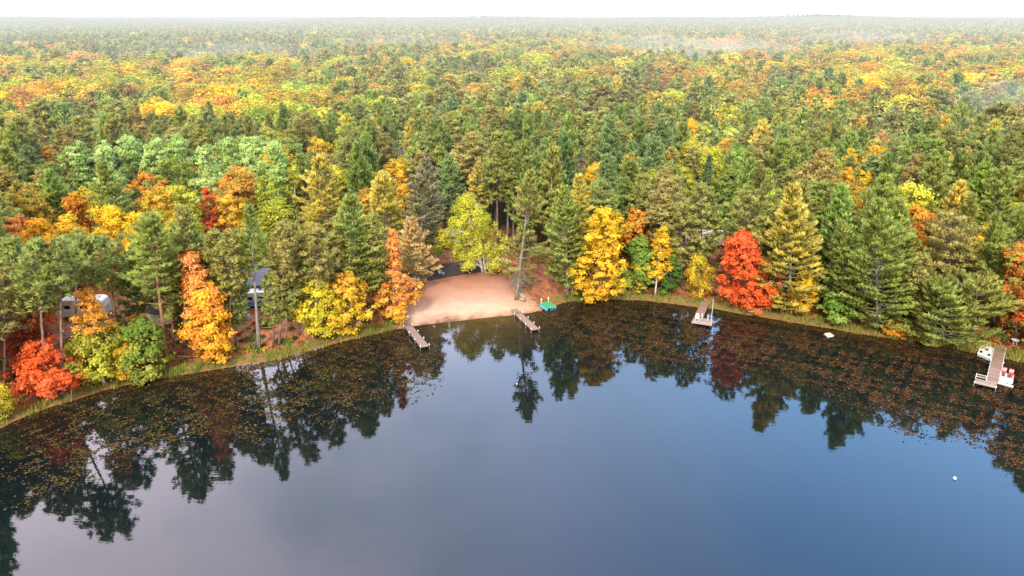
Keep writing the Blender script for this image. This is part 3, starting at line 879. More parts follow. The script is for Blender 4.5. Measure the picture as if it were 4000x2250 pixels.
# pedal boat at the long dock
bc = at_z(2532, 948, .35); ban = deck_frame(A4, B4)[0]
r = empty('pedal_boat', (bc[0], bc[1], 0), ban); tag(r, 'white and red pedal boat with two striped seats tied to the long dock', 'pedal boat')
hull = [(-1.3, -.8), (1.0, -.8), (1.35, -.6), (1.35, .6), (1.0, .8), (-1.3, .8)]
MB().slab(hull, -.1, .38).obj('hull', 'white', r, bevel=.05)
MB().slab([(-1.15, -.62), (.35, -.62), (.35, .62), (-1.15, .62)], .382, .4).obj('cockpit_floor', 'floor_grey', r)
MB().box((.85, 0, .42), (.75, 1.4, .12), taper=.92).obj('bow_deck', 'white', r, bevel=.04)
for s in (-1, 1):
    st = MB().box((-.95, s * .4, .55), (.45, .5, .22)).box((-1.2, s * .4, .85), (.14, .5, .6)).obj('seat', 'red', r, bevel=.03)
    for k in range(3): MB().box((-1.2, s * .4, .72 + .14 * k), (.16, .52, .06)).obj('stripe', 'white', st)
    MB().box((-.1, s * .78, .5), (1.7, .06, .14)).obj('side_rail', 'red', r)
    MB().box((-.2, s * .3, .46), (.3, .2, .12)).obj('pedal_block', 'dark', r)
MB().box((-.2, -.12, .5), (.7, .2, .2)).obj('console', 'white', r, bevel=.03)
pl = at_z(2528, 965, .2)
pk = empty('floating_plank', (pl[0], pl[1], .0), ban + math.pi / 2 - .1); tag(pk, 'pale white plank lying on the water in front of the pedal boat', 'plank')
MB().box((0, 0, .08), (1.9, .42, .16)).obj('board', 'offwhite', pk, bevel=.03)

# round table and yellow topped post at the right edge
p = hit(2552, 866)
r = empty('garden_table', p); tag(r, 'round white garden table on the leaf strewn bank by the long dock', 'table')
MB().tube([(0, 0, .68), (0, 0, .73)], .52, 20).obj('tabletop', 'white', r)
for k in range(4):
    a = k * 1.571 + .4; MB().tube([(math.cos(a) * .3, math.sin(a) * .3, 0), (math.cos(a) * .22, math.sin(a) * .22, .68)], .025, 6).obj('leg', 'white', r)
p = hit(2570, 872)
r = empty('bollard', p); tag(r, 'dark wooden post with a bright yellow top at the right edge', 'post')
MB().tube([(0, 0, -.1), (0, 0, .95)], .2, 9).obj('post_body', 'darkwall', r)
MB().tube([(0, 0, .95), (0, 0, 1.18)], .24, 10).obj('yellow_top', 'yellow', r)

# green swim raft pulled half onto the sand
zr = float(hit(1379, 770)[2]) + .15
z = max(zr + .55, .75)
cr = [at_z(*p, z) for p in ((1357.6, 762.6), (1380.9, 757), (1400, 769.1), (1375.7, 774.2))]
ctr = sum(cr) / 4
r = empty('swim_raft', (ctr[0], ctr[1], 0)); tag(r, 'green topped swim raft with blue floats beached beside the sand', 'swim raft')
lo = [(p[0] - ctr[0], p[1] - ctr[1]) for p in cr]
MB().slab(lo, z - .1, z).obj('deck', 'green_deck', r, bevel=.02)
MB().slab([(a * 1.015, b_ * 1.015) for a, b_ in lo], z - .2, z - .102).obj('rim', 'teal', r)
for i0, i1 in ((0, 3), (1, 2)):
    a, b_ = np.array(lo[i0]), np.array(lo[i1]); mid = (a + b_) / 2 * .86
    dd = (b_ - a) / np.linalg.norm(b_ - a)
    MB().tube([(*(mid - dd * .98), z - .43), (*(mid - dd * .95), z - .43), (*(mid + dd * .95), z - .43), (*(mid + dd * .98), z - .43)], [.1, .235, .235, .1], 12).obj('float', 'teal', r)
for u, v in ((.08, .12), (.1, .86)):
    q = np.array(lo[0]) * (1 - u) * (1 - v) + np.array(lo[1]) * (1 - u) * v + np.array(lo[3]) * u * (1 - v) + np.array(lo[2]) * u * v
    ps = MB().tube([(*q, z), (*q, z + .5)], .09, 9).obj('post', 'yellow', r)
    MB().tube([(*q, z + .5), (*q, z + .82)], .12, 9).obj('cap', 'white', ps)
q0 = np.array(lo[3]) * .62 + np.array(lo[2]) * .38; q1 = np.array(lo[3]) * .42 + np.array(lo[2]) * .58
ld = MB()
for q in (q0, q1): ld.tube([(*(q * .97), z + .25), (*(q * 1.08), z + .2), (*(q * 1.1), z - .7)], .025, 6)
for k in range(3): ld.tube([(*(q0 * 1.09), z - .15 - .2 * k), (*(q1 * 1.09), z - .15 - .2 * k)], .02, 5)
ld.obj('ladder', 'metal', r)
p = hit(1362, 786)
r = empty('mooring_post', (p[0], p[1], max(p[2], 0))); tag(r, 'short red post standing at the water edge below the green raft', 'post')
MB().tube([(0, 0, -.5), (0, 0, .6)], .06, 8).obj('shaft', 'red', r); MB().tube([(0, 0, .6), (0, 0, .66)], .08, 8).obj('cap', 'dark', r)

# canoe lying by the tall pine
pa, pb = hit(1303.5, 741), hit(1319, 763)
an, L = deck_frame(pa, pb); mid = (pa + pb) / 2
r = empty('rowboat', (mid[0], mid[1], mid[2] + .02), an); tag(r, 'narrow pale green rowing boat lying on the sand by the tall pine', 'boat')
hv = []; hf = []; nS = 13
for i in range(nS):
    t = i / (nS - 1) * 2 - 1; wv = .48 * (1 - abs(t) ** 2.6) + .05; x = t * L / 2; zz = .42 + .12 * t * t
    for yy, zq in ((-wv, zz), (-wv * .8, .12), (0, .0 + .18 * abs(t) ** 4), (wv * .8, .12), (wv, zz), (wv * .88, zz), (wv * .68, .16), (0, .08 + .18 * abs(t) ** 4), (-wv * .68, .16), (-wv * .88, zz)):
        hv.append((x, yy, zq))
for i in range(nS - 1):
    for k in range(10): hf.append((i * 10 + k, i * 10 + (k + 1) % 10, (i + 1) * 10 + (k + 1) % 10, (i + 1) * 10 + k))
hf += [tuple(range(10)), tuple((nS - 1) * 10 + k for k in range(9, -1, -1))]
MB().add(hv, hf).obj('hull', 'boat_green', r, smooth=True)
for t in (-.45, .05, .5): MB().box((t * L / 2, 0, .34), (.24, .74, .04)).obj('thwart', 'wood_grey', r)

# overturned dinghy under the scarlet maple
p = hit(1838, 752)
r = empty('dinghy', p, R(8)); tag(r, 'white overturned dinghy on the bank under the scarlet maple', 'boat')
dv = []; df_ = []
for i in range(7):
    t = i / 6; wv = .55 * (1 - t ** 2.5) + .04; hh = .46 * (1 - .35 * t * t); y = t * 2.1
    for x_, z_ in ((-wv, 0), (-wv * .86, hh * .7), (-wv * .5, hh), (wv * .5, hh), (wv * .86, hh * .7), (wv, 0)): dv.append((x_, y, z_))
for i in range(6):
    for k in range(5): df_.append((i * 6 + k, i * 6 + k + 1, (i + 1) * 6 + k + 1, (i + 1) * 6 + k))
df_ += [(5, 4, 3, 2, 1, 0), tuple(36 + k for k in range(6))]
MB().add(dv, df_).obj('hull', 'white', r, bevel=.02)
MB().box((0, .9, .47), (.05, 1.7, .08)).obj('keel', 'dark', r)

# floating white frame
cf = [at_z(*p, .1) for p in ((2074.5, 840), (2087, 838.5), (2096.5, 844.5), (2084, 847))]; ctr = sum(cf) / 4
r = empty('water_float', (ctr[0], ctr[1], 0)); tag(r, 'white square float with a yellow green middle among the lily pads', 'float')
lo = [np.array((p[0] - ctr[0], p[1] - ctr[1])) for p in cf]
MB().tube([(*q, .08) for q in lo + [lo[0]]], .12, 8).obj('ring', 'white', r, smooth=True)
MB().slab([tuple(q * .86) for q in lo], .03, .07).obj('mat', 'yellow', r)

for (px, py), rad, lb in (((2402, 1203), .15, 'white round buoy on open water in front of the right shore'), ((1300, 965), .1, 'small white buoy floating before the reflection of the tall pine')):
    p = at_z(px, py, .1)
    r = empty('buoy', (p[0], p[1], .0)); tag(r, lb, 'buoy')
    MB().ball((0, 0, rad * .7), rad, 12, 8, 1.25).obj('float_body', 'white', r, smooth=True)
    MB().tube([(0, 0, rad * 1.8), (0, 0, rad * 2.2)], rad * .25, 8).obj('top_ring', 'dark', r)

# fallen trunks, branches and small things along the bank
for a, b_, rr, lb in (((409, 895), (494, 901), .09, 'pale bare trunk lying on the bank left of the flame orange maple'),
                      ((1913, 777), (1945, 778.5), .16, 'grey log at the waterline right of the scarlet maple'),
                      ((1866, 784), (1906, 786), .12, 'brown log half in the water below the scarlet maple')):
    pa, pb = hit(*a), hit(*b_); L = float(np.linalg.norm(pb - pa)); an = math.atan2(pb[1] - pa[1], pb[0] - pa[0])
    r = empty('fallen_log', (*((pa + pb)[:2] / 2), max(float((pa + pb)[2] / 2), 0) + rr), an); tag(r, lb, 'log')
    MB().tube([(-L / 2, 0, 0), (-L / 6, .05, .02), (L / 5, -.04, 0), (L / 2, .03, .03)], [rr, rr * .95, rr * .8, rr * .6], 8).obj('stem', 'log', r, smooth=True)
    MB().tube([(L * .1, 0, 0), (L * .16, .25, .35)], [rr * .4, rr * .2], 5).obj('branch_stub', 'log', r)
pa = hit(178, 1012)
r = empty('dead_branch', (pa[0], pa[1], 0)); tag(r, 'pale dead branch sticking up out of the water at the left bank', 'branch')
MB().tube([(0, 0, -.4), (.12, .1, .6), (.3, .1, 1.3), (.42, .2, 2.3)], [.06, .05, .04, .015], 6).tube([(.3, .1, 1.3), (.62, 0, 1.8)], [.025, .01], 5).obj('limb', 'deadwood', r, smooth=True)
pa, pb = hit(650, 827, .6), hit(708, 819, .6)
r = empty('rope', (pa[0], pa[1], pa[2] + .7)); tag(r, 'orange rope strung between the trunks in front of the grey roof', 'rope')
MB().tube([(0, 0, 0), ((pb - pa)[0] * .5, (pb - pa)[1] * .5, -.12), ((pb - pa)[0], (pb - pa)[1], .05)], .035, 6).obj('line', 'orange', r)

# things on the dark gravel
for k, (px, py, mt, lb) in enumerate(((1107, 694, 'pale_blue', 'pale blue folding chair on the dark gravel, left one of the two'), (1116, 694, 'wood_grey', 'grey folding chair on the dark gravel beside the blue one'))):
    p = hit(px, py); r = empty('folding_chair', (p[0], p[1], p[2] + .12), R(200 + 60 * k)); tag(r, lb, 'chair')
    MB().box((0, 0, .42), (.5, .46, .04)).obj('seat', mt, r); MB().box((0, -.24, .72), (.5, .04, .5)).obj('backrest', mt, r)
    for sx in (-1, 1): MB().tube([(sx * .22, -.22, 0), (sx * .22, .22, .44)], .02, 5).tube([(sx * .22, .22, 0), (sx * .22, -.22, .44)], .02, 5).obj('leg', 'metal', r)
p = hit(1166, 680); r = empty('lamp_post', (p[0], p[1], p[2] + .1)); tag(r, 'slim dark lamp post with a white globe on the dark gravel', 'lamp post')
MB().tube([(0, 0, 0), (0, 0, 1.7)], [.07, .05], 7).obj('post_shaft', 'dark', r); MB().ball((0, 0, 1.85), .2).obj('globe', 'white', r, smooth=True)
p = hit(1011, 800); r = empty('barrel', p); tag(r, 'small pale green barrel on the bank below the coral maple', 'barrel')
MB().tube([(0, 0, 0), (0, 0, .2), (0, 0, .75), (0, 0, .95)], [.24, .28, .28, .24], 12).obj('drum', 'boat_green', r, smooth=True); MB().tube([(0, 0, .95), (0, 0, .99)], .25, 12).obj('lid', 'white', r)


# ------------------------------------------------------------------ campers and cabins among the trees
def camper(label, px, py, L, Wd, Hh, rz, body, roof=None, stripe=None, name='camper_trailer', cat='camper'):
    p = hit(px, py); r = empty(name, p, R(rz)); tag(r, label, cat)
    x = L / 2; prof = [(-x, .5), (x, .5), (x, Hh * .62), (x - .25, Hh * .9), (x - .7, Hh), (-x + .35, Hh), (-x + .08, Hh * .93), (-x, Hh * .8)]
    MB().prism(prof, 0, Wd).obj('body', body, r, bevel=.05)
    MB().box((-.15, Wd / 2, Hh + .03), (L - 1.5, Wd - .3, .06)).obj('roof', roof or 'offwhite', r)
    for fx in (-.25, .2): MB().box((fx * L, Wd / 2, Hh + .13), (.5, .5, .14), taper=.8).obj('roof_vent', 'white', r)
    for fx, ww in ((-.32, .9), (.05, 1.2), (.36, .7)):
        f = MB().box((fx * L, -.012, Hh * .66), (ww + .12, .03, .72)).obj('window', 'white', r)
        MB().box((fx * L, -.035, Hh * .66), (ww, .02, .6)).obj('pane', 'glass', f)
    dr = MB().box((-.13 * L, -.015, Hh * .5), (.7, .035, 1.75)).obj('door', 'offwhite', r)
    MB().box((-.13 * L + .26, -.04, Hh * .48), (.06, .03, .12)).obj('handle', 'metal', dr)
    if stripe:
        MB().box((0, -.02, .95), (L - .1, .035, .6)).obj('stripe', stripe, r)
    for fx in (-.08, .08):
        MB().tube([(fx * L, .02, .36), (fx * L, .28, .36)], .36, 14).obj('wheel', 'dark', r)
    MB().prism([(x, .5), (x + 1.1, .48), (x + 1.1, .56), (x, .62)], Wd / 2 - .08, Wd / 2 + .08).obj('hitch', 'dark', r)
    return r


camper('white camper trailer with brown rounded end behind the birch on the left', 212, 803, 6.6, 2.4, 3.1, 6, 'offwhite', 'beige')
camper('white and blue camper under the front edge of the big grey roof', 658, 776, 4.9, 2.3, 2.7, 9, 'offwhite', 'white', 'blue')
camper('white camper roof behind the grey shelter and the red pines', 800, 688, 8.4, 2.5, 2.9, 8, 'white', 'white')
camper('white camper behind the lime birch above the beach', 1135, 621, 9.0, 2.5, 2.9, -5, 'white', 'offwhite')
camper('long beige camper behind the pines left of the scarlet maple', 1788, 623, 10.5, 2.5, 3.0, -3, 'beige', 'beige')
camper('far white camper half hidden in the middle of the pine forest', 1466, 408, 5.5, 2.4, 3.0, 4, 'white', 'white')


def gable(root, L, Wd, h0, h1, wall, roof, over=.4):
    x, y = L / 2, Wd
    wl = MB(); wl.box((0, Wd / 2, h0 / 2), (L, Wd, h0))
    wl.obj('wall', wall, root)
    MB().add([(-x, 0, h0), (-x, y, h0), (-x, y / 2, h1), (x, 0, h0), (x, y, h0), (x, y / 2, h1)], [(0, 1, 2), (5, 4, 3), (0, 3, 4, 1), (1, 4, 5, 2), (2, 5, 3, 0)]).obj('gable', wall, root)
    t = .12; xo = x + over; sl_ = (h1 - h0) / (y / 2); e_ = over
    MB().add([(-xo, -e_, h0 - e_ * sl_ + .03), (xo, -e_, h0 - e_ * sl_ + .03), (xo, y / 2, h1 + .03), (-xo, y / 2, h1 + .03), (xo, y + e_, h0 - e_ * sl_ + .03), (-xo, y + e_, h0 - e_ * sl_ + .03),
              (-xo, -e_, h0 - e_ * sl_ + .03 + t), (xo, -e_, h0 - e_ * sl_ + .03 + t), (xo, y / 2, h1 + .03 + t), (-xo, y / 2, h1 + .03 + t), (xo, y + e_, h0 - e_ * sl_ + .03 + t), (-xo, y + e_, h0 - e_ * sl_ + .03 + t)],
             [(0, 1, 2, 3), (3, 2, 4, 5), (6, 9, 8, 7), (9, 11, 10, 8), (0, 6, 7, 1), (4, 10, 11, 5), (0, 3, 9, 6), (3, 5, 11, 9), (1, 7, 8, 2), (2, 8, 10, 4)]).obj('roof', roof, root)


def window(root, x, y, z, w_, h_):
    f = MB().box((x, y, z), (w_ + .16, .05, h_ + .16)).obj('window', 'white', root); MB().box((x, y - .03, z), (w_, .03, h_)).obj('pane', 'glass', f)


# the large grey roof: an open-fronted shelter
p = hit(655, 776); r = empty('shelter', (p[0] + .5, p[1] + 2.6, p[2]), R(9)); tag(r, 'large open fronted shelter under a dark grey roof in the red pines', 'shelter')
MB().box((0, 9.9, 1.6), (12.5, .2, 3.2)).obj('back_wall', 'darkwall', r)
for x in (-6, -2, 2, 6): MB().box((x, .1, 1.6), (.2, .2, 3.2)).obj('post', 'darkwall', r)
xo = 7.0
MB().add([(-xo, -.6, 3.1), (xo, -.6, 3.1), (xo, 5, 4.3), (-xo, 5, 4.3), (xo, 10.6, 3.1), (-xo, 10.6, 3.1), (-xo, -.6, 3.25), (xo, -.6, 3.25), (xo, 5, 4.45), (-xo, 5, 4.45), (xo, 10.6, 3.25), (-xo, 10.6, 3.25)],
         [(0, 1, 2, 3), (3, 2, 4, 5), (6, 9, 8, 7), (9, 11, 10, 8), (0, 6, 7, 1), (4, 10, 11, 5), (0, 3, 9, 6), (3, 5, 11, 9), (1, 7, 8, 2), (2, 8, 10, 4)]).obj('roof', 'grey_roof', r)
MB().box((0, 5, 4.5), (14, .35, .06)).obj('ridge_cap', 'dark_roof', r)
MB().box((2.2, 3.2, 4.15), (.4, .4, .3)).obj('roof_vent', 'white', r)
# shed, cabin, hut
p = hit(392, 818); r = empty('garden_shed', p, R(-14)); tag(r, 'small pale grey shed with dark gable roof behind the bare branched pine', 'shed')
gable(r, 2.4, 2.4, 2.0, 2.8, 'offwhite', 'dark_roof', .2)
MB().box((-.2, -.03, .95), (.9, .06, 1.8)).obj('door', 'beige', r)
p = hit(1449, 612); r = empty('cabin', p, R(20)); tag(r, 'small white cabin with grey roof left of the golden maple', 'cabin')
gable(r, 4.2, 4.5, 2.5, 3.7, 'white', 'grey_roof', .4); window(r, 1.0, -.03, 1.5, 1.0, .9)
MB().box((-1.1, -.03, 1.0), (.9, .06, 2.0)).obj('door', 'dark', r)
p = hit(1000, 425); r = empty('cabin', p, R(-8)); tag(r, 'dark brown cabin with white window frame deep in the pine forest', 'cabin')
gable(r, 7, 6, 3.6, 5.6, 'darkwall', 'dark_roof', .5); window(r, .2, -.03, 2.1, 1.3, 2.2); window(r, -2.4, -.03, 2.1, 1.0, 1.1)
p = hit(620, 803); r = empty('storage_bin', p, R(-10)); tag(r, 'pale storage bin with black lid standing before the dark shelter', 'bin')
MB().box((0, 0, .55), (.95, .7, 1.1), taper=1.05).obj('bin_body', 'offwhite', r); MB().box((0, 0, 1.16), (1.08, .82, .14)).obj('lid', 'dark', r)

# ------------------------------------------------------------------ the trees one can name
T = dict(wp=(.28, .345, .09), wpl=(.405, .455, .11), wpd=(0.165, 0.253, 0.099), wpb=(0.297, 0.407, 0.154), olive=(0.374, 0.407, 0.105), gold_p=(0.704, 0.583, 0.132), tan=(0.726, 0.506, 0.220),
         rp=(0.374, 0.369, 0.099), rpb=(0.462, 0.380, 0.121), rpg=(0.308, 0.363, 0.099), brown=(0.317, 0.159, 0.073), need=(0.390, 0.244, 0.110),
         flame=(.98, .44, .06), flamey=(.98, .67, .06),
         yel=(.86, .62, .045), gold=(.85, .5, .05), org=(.85, .34, .05), amber=(.76, .42, .07), coral=(.95, .42, .15), red=(.86, .17, .04), scar=(.95, .21, .075), dred=(.5, .08, .05), rust=(.48, .19, .07),
         lime=(.58, .58, .09), ygr=(.66, .63, .07), mint=(.5, .66, .22), green=(.16, .3, .05), dgreen=(.09, .17, .045), lgreen=(.34, .46, .09), olv=(.38, .37, .07), pale=(.64, .72, .26),
         grey_p=(.36, .32, .2))
HAND = []
LM = []


def hand(name, style, cat, tx, ty, wpx, ta, tb, label, base=None, h=None, lm=None, seed=None, bark=None, vis=None, **kw):
    global TREE_N
    TREE_N += 1; seed = seed or 100 + TREE_N
    if base is not None:
        p = hit(*base); dr = ray(tx, ty); t = p[1] / dr[1]; top = np.array([0, 0, CAMZ]) + dr * t
        h = float(top[2] - p[2]); lean = (float(top[0] - p[0]), 0.0)
    else:
        p = top_place(tx, ty, h); lean = tuple(np.random.default_rng(seed).normal(0, .25, 2))
    rad = wpx / 2 * m_per_px(p + np.array([0, 0, h * .6]))
    if style == 'wp':
        kw['dens'] = kw.get('dens', 1.0) * 1.35; kw['blade'] = kw.get('blade', 1.0) * .84
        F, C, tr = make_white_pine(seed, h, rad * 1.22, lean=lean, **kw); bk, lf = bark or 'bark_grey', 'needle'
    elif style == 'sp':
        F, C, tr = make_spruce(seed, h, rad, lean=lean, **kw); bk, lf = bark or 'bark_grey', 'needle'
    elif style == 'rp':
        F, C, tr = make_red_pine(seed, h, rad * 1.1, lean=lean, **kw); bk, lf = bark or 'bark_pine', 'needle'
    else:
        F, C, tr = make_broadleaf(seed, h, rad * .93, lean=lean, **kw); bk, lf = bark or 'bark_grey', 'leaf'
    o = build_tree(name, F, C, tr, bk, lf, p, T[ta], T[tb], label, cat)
    vb = ty + (vis or (wpx * 1.1 if base is None else (base[1] - ty) * .9))
    HAND.append((p, rad, h, tx, ty, vb, wpx))
    if lm: LM.append((lm, tx, ty + (vb - ty) * .4, p))
    return o


bl = dict(style='bl')
# shoreline, left to right
hand('shrub', 'bl', 'shrub', 4, 975, 46, 'yel', 'olv', 'golden yellow shrub at the left edge of the bank', base=(3, 1050), prof='egg', cs=.05, nclump=40, clump=.6, leaf=.22)
hand('red_pine', 'rp', 'pine', 62, 640, 120, 'rpg', 'rp', 'dark red pine with leaning trunk, first from the left edge of the bank', base=(53, 905), cs=.42)
hand('red_pine', 'rp', 'pine', 8, 690, 110, 'rp', 'need', 'dull red pine cut off by the left edge of the picture', base=(12, 985), cs=.5)
hand('red_pine', 'rp', 'pine', 92, 612, 120, 'rpg', 'rp', 'tall red pine whose trunk passes in front of the vermilion maple', base=(119, 1000), cs=.6, lm='the vermilion maple on the left')
hand('red_pine', 'rp', 'pine', 150, 604, 100, 'rpg', 'rp', 'red pine with thin bare trunk between the vermilion maple and the leaning birch', base=(158, 994), cs=.66)
hand('maple_tree', 'bl', 'maple', 98, 868, 150, 'red', 'scar', 'low vermilion red maple leaning over the left bank', base=(128, 1005), prof='dome', cs=.1, nclump=80, clump=.75, lobes=.4, leaf=.28)
hand('maple_tree', 'bl', 'maple', 72, 716, 140, 'rust', 'dred', 'dull rust red maple in the shade behind the vermilion one', base=(70, 925), prof='egg', cs=.15, nclump=70, gap=.2)
hand('birch_tree', 'bl', 'birch', 218, 735, 96, 'org', 'amber', 'slender orange topped birch in front of the left camper', base=(262, 966), prof='egg', cs=.56, nclump=30, clump=.75, leaf=.24, bark='bark_birch', lm='the orange topped birch')
hand('maple_tree', 'bl', 'maple', 246, 826, 185, 'olv', 'ygr', 'broad yellow green maple around the white birch trunk', base=(242, 948), prof='dome', cs=.05, nclump=90, clump=.8, lobes=.35, seed=411)
hand('maple_tree', 'bl', 'maple', 318, 872, 64, 'yel', 'gold', 'small bright yellow maple right of the white birch trunk', base=(322, 955), prof='round', cs=.1, nclump=30, clump=.6)
hand('shrub', 'bl', 'shrub', 352, 806, 110, 'green', 'olv', 'fresh green bushy tree below the bare branched pine', base=(368, 950), prof='egg', cs=.05, nclump=85, clump=.75, lobes=.3)
hand('white_pine', 'wp', 'pine', 376, 540, 135, 'wpl', 'wp', 'green white pine with red trunk and many bare lower branches', base=(420, 914), cs=.52, bare=30, bark='bark_red', lm='the bare branched pine on the left')
hand('dead_tree', 'wp', 'dead tree', 330, 700, 10, 'need', 'need', 'dark bare trunk standing behind the bare branched pine', base=(309, 822), cs=.9, bare=10, bark='bark_pine')
hand('red_pine', 'rp', 'pine', 262, 605, 120, 'rp', 'rpb', 'dense red pine above the left camper, dark olive', base=(300, 850), cs=.52)
hand('red_pine', 'rp', 'pine', 232, 596, 112, 'rpg', 'rp', 'dark olive red pine standing right behind the orange topped birch', base=(238, 905), cs=.64)
hand('red_pine', 'rp', 'pine', 196, 592, 96, 'rpg', 'rp', 'dark red pine close left of the left camper', base=(186, 905), cs=.68)
hand('white_pine', 'wp', 'pine', 340, 612, 100, 'wp', 'rp', 'dark white pine behind the bare branched pine, above the shed', base=(348, 862), cs=.32)
hand('red_pine', 'rp', 'pine', 428, 632, 88, 'rp', 'rpg', 'olive red pine between the shed and the flame orange maple', base=(436, 872), cs=.28)
hand('red_pine', 'rp', 'pine', 604, 640, 60, 'rpg', 'rp', 'low dark red pine left of the storage bin', base=(592, 868), cs=.22)
hand('red_pine', 'rp', 'pine', 762, 600, 84, 'rp', 'rpg', 'olive red pine just left of the yellow bank maple top', base=(752, 842), cs=.3)
hand('red_pine', 'rp', 'pine', 846, 590, 92, 'rpb', 'rp', 'bronze olive red pine standing behind the amber brown maple', base=(846, 812), cs=.3)
hand('red_pine', 'rp', 'pine', 936, 545, 96, 'rp', 'rpb', 'olive red pine left of the coral maple', base=(938, 792), cs=.25)
hand('red_pine', 'rp', 'pine', 690, 655, 62, 'rp', 'rpg', 'low olive red pine in front of the blue and white camper', base=(688, 866), cs=.25)
hand('red_pine', 'rp', 'pine', 34, 598, 110, 'rpg', 'rp', 'dull green red pine close behind the first leaning one at the left', base=(36, 925), cs=.42)
hand('white_pine', 'wp', 'pine', 462, 518, 112, 'olive', 'tan', 'tan olive white pine above the flame orange maple', base=(466, 872), cs=.35)
hand('red_pine', 'rp', 'pine', 538, 588, 96, 'rp', 'rpb', 'olive bronze red pine rising directly behind the flame orange maple', base=(540, 862), cs=.4)
hand('maple_tree', 'bl', 'maple', 478, 640, 104, 'coral', 'flame', 'flame orange maple, tall and leaning, pink topped, yellow below', base=(535, 898), prof='egg', cs=.05, nclump=95, clump=.72, lobes=.22, grad=.8, lm='the flame orange maple', seed=77)
hand('maple_tree', 'bl', 'maple', 516, 715, 132, 'flamey', 'flame', 'golden lower twin of the flame orange maple, touching it', base=(540, 899), prof='egg', cs=.02, nclump=120, clump=.75, lobes=.25, grad=.4, seed=78)
hand('white_pine', 'wp', 'pine', 625, 520, 74, 'wpl', 'wp', 'slim white pine with pale trunk in front of the grey roof', base=(652, 878), cs=.58, dens=.8, lm='the slim pine before the grey roof')
hand('red_pine', 'rp', 'pine', 585, 590, 100, 'rp', 'rpb', 'olive red pine between the flame orange maple and the grey roof', base=(575, 880), cs=.5)
hand('red_pine', 'rp', 'pine', 722, 560, 92, 'rpb', 'rp', 'bronze red pine in front of the right end of the grey roof', base=(702, 868), cs=.5, seed=91)
hand('red_pine', 'rp', 'pine', 728, 690, 70, 'rp', 'rpg', 'short red pine with pinkish trunk beside the bronze one', base=(719, 862), cs=.38, seed=92)
hand('red_pine', 'rp', 'pine', 790, 575, 110, 'rpb', 'rp', 'coppery red pine over the left end of the yellow bank maple', base=(795, 850), cs=.5)
hand('maple_tree', 'bl', 'maple', 792, 702, 120, 'yel', 'ygr', 'bright yellow spreading maple on the bank left of the beach', base=(812, 852), prof='dome', cs=.08, nclump=95, clump=.75, lobes=.35, lm='the yellow bank maple')
hand('maple_tree', 'bl', 'maple', 872, 690, 120, 'amber', 'yel', 'amber brown maple, yellow below, right of the yellow bank maple', base=(868, 842), prof='dome', cs=.1, nclump=95, clump=.7, lobes=.35, gap=.15)
hand('white_pine', 'wp', 'pine', 880, 492, 140, 'wpl', 'wpb', 'large blue green white pine behind the amber maple', base=(893, 800), cs=.2, lm='the large blue green pine')
hand('maple_tree', 'bl', 'maple', 988, 575, 78, 'coral', 'org', 'coral pink slender maple with open crown, left of the beach', base=(990, 806), prof='cone', cs=.12, nclump=44, clump=.55, lobes=.5, gap=.25, lm='the coral maple', seed=140)
hand('maple_tree', 'bl', 'maple', 1010, 690, 112, 'coral', 'gold', 'low spreading coral and gold maple beside the beach sand', base=(985, 808), prof='dome', cs=.05, nclump=62, clump=.62, lobes=.5, gap=.15, grad=.7)
hand('white_pine', 'wp', 'pine', 1032, 548, 105, 'tan', 'olive', 'tan tinged white pine directly behind the coral maple', base=(1045, 735), cs=.12)
hand('white_pine', 'wp', 'pine', 1072, 400, 120, 'grey_p', 'wpl', 'hazy grey green white pine left of the lime birch', base=(1052, 668), cs=.18)
hand('white_pine', 'wp', 'pine', 1132, 395, 100, 'wpb', 'wpl', 'bluish white pine behind the lime birch', h=17.0, cs=.2)
hand('birch_tree', 'bl', 'birch', 1188, 498, 150, 'ygr', 'lime', 'big lime yellow birch with several white stems behind the beach', base=(1218, 686), prof='egg', cs=.1, nclump=170, per=60, clump=.75, leaf=.22, lobes=.4, droop=.35, stems=3, bark='bark_birch', lm='the lime birch', seed=160)
hand('maple_tree', 'bl', 'maple', 1112, 578, 70, 'yel', 'lgreen', 'small yellow maple, green below, left of the lime birch', base=(1098, 662), prof='round', cs=.3, nclump=50, clump=.55, leaf=.24, grad=.8)
hand('white_pine', 'wp', 'pine', 1336, 432, 125, 'olive', 'tan', 'tall thin topped pine with long bare trunk beside the beach', base=(1299, 754), cs=.22, dens=.85, sparse=(.55, .1), bare=40, lm='the tall bare trunked pine', seed=171)
hand('white_pine', 'wp', 'pine', 1322, 560, 110, 'rp', 'need', 'thin greyish pine with sparse branches, right behind the tall bare trunked pine', base=(1320, 722), cs=.12, dens=.75, sparse=(.8, .75), bare=14)
hand('white_pine', 'wp', 'pine', 1418, 472, 112, 'wpl', 'wp', 'green white pine with layered boughs right of the beach', base=(1428, 748), cs=.12, lm='the layered pine right of the beach')
hand('white_pine', 'wp', 'pine', 1462, 448, 95, 'gold_p', 'olive', 'yellowish white pine behind the layered pine', h=20, cs=.25)
hand('birch_tree', 'bl', 'birch', 1446, 660, 40, 'olv', 'lime', 'thin white stemmed birch under the layered pine', base=(1437, 745), prof='egg', cs=.4, nclump=14, clump=.5, leaf=.2, bark='bark_birch')
hand('maple_tree', 'bl', 'maple', 1528, 528, 148, 'yel', 'gold', 'large golden maple on the bank right of the beach', base=(1492, 756), prof='egg', cs=.03, nclump=165, clump=.72, lobes=.62, gap=.1, lm='the large golden maple', seed=190)
hand('maple_tree', 'bl', 'maple', 1604, 532, 84, 'amber', 'org', 'amber orange maple behind the golden one', base=(1600, 690), prof='dome', cs=.4, nclump=55, clump=.65)
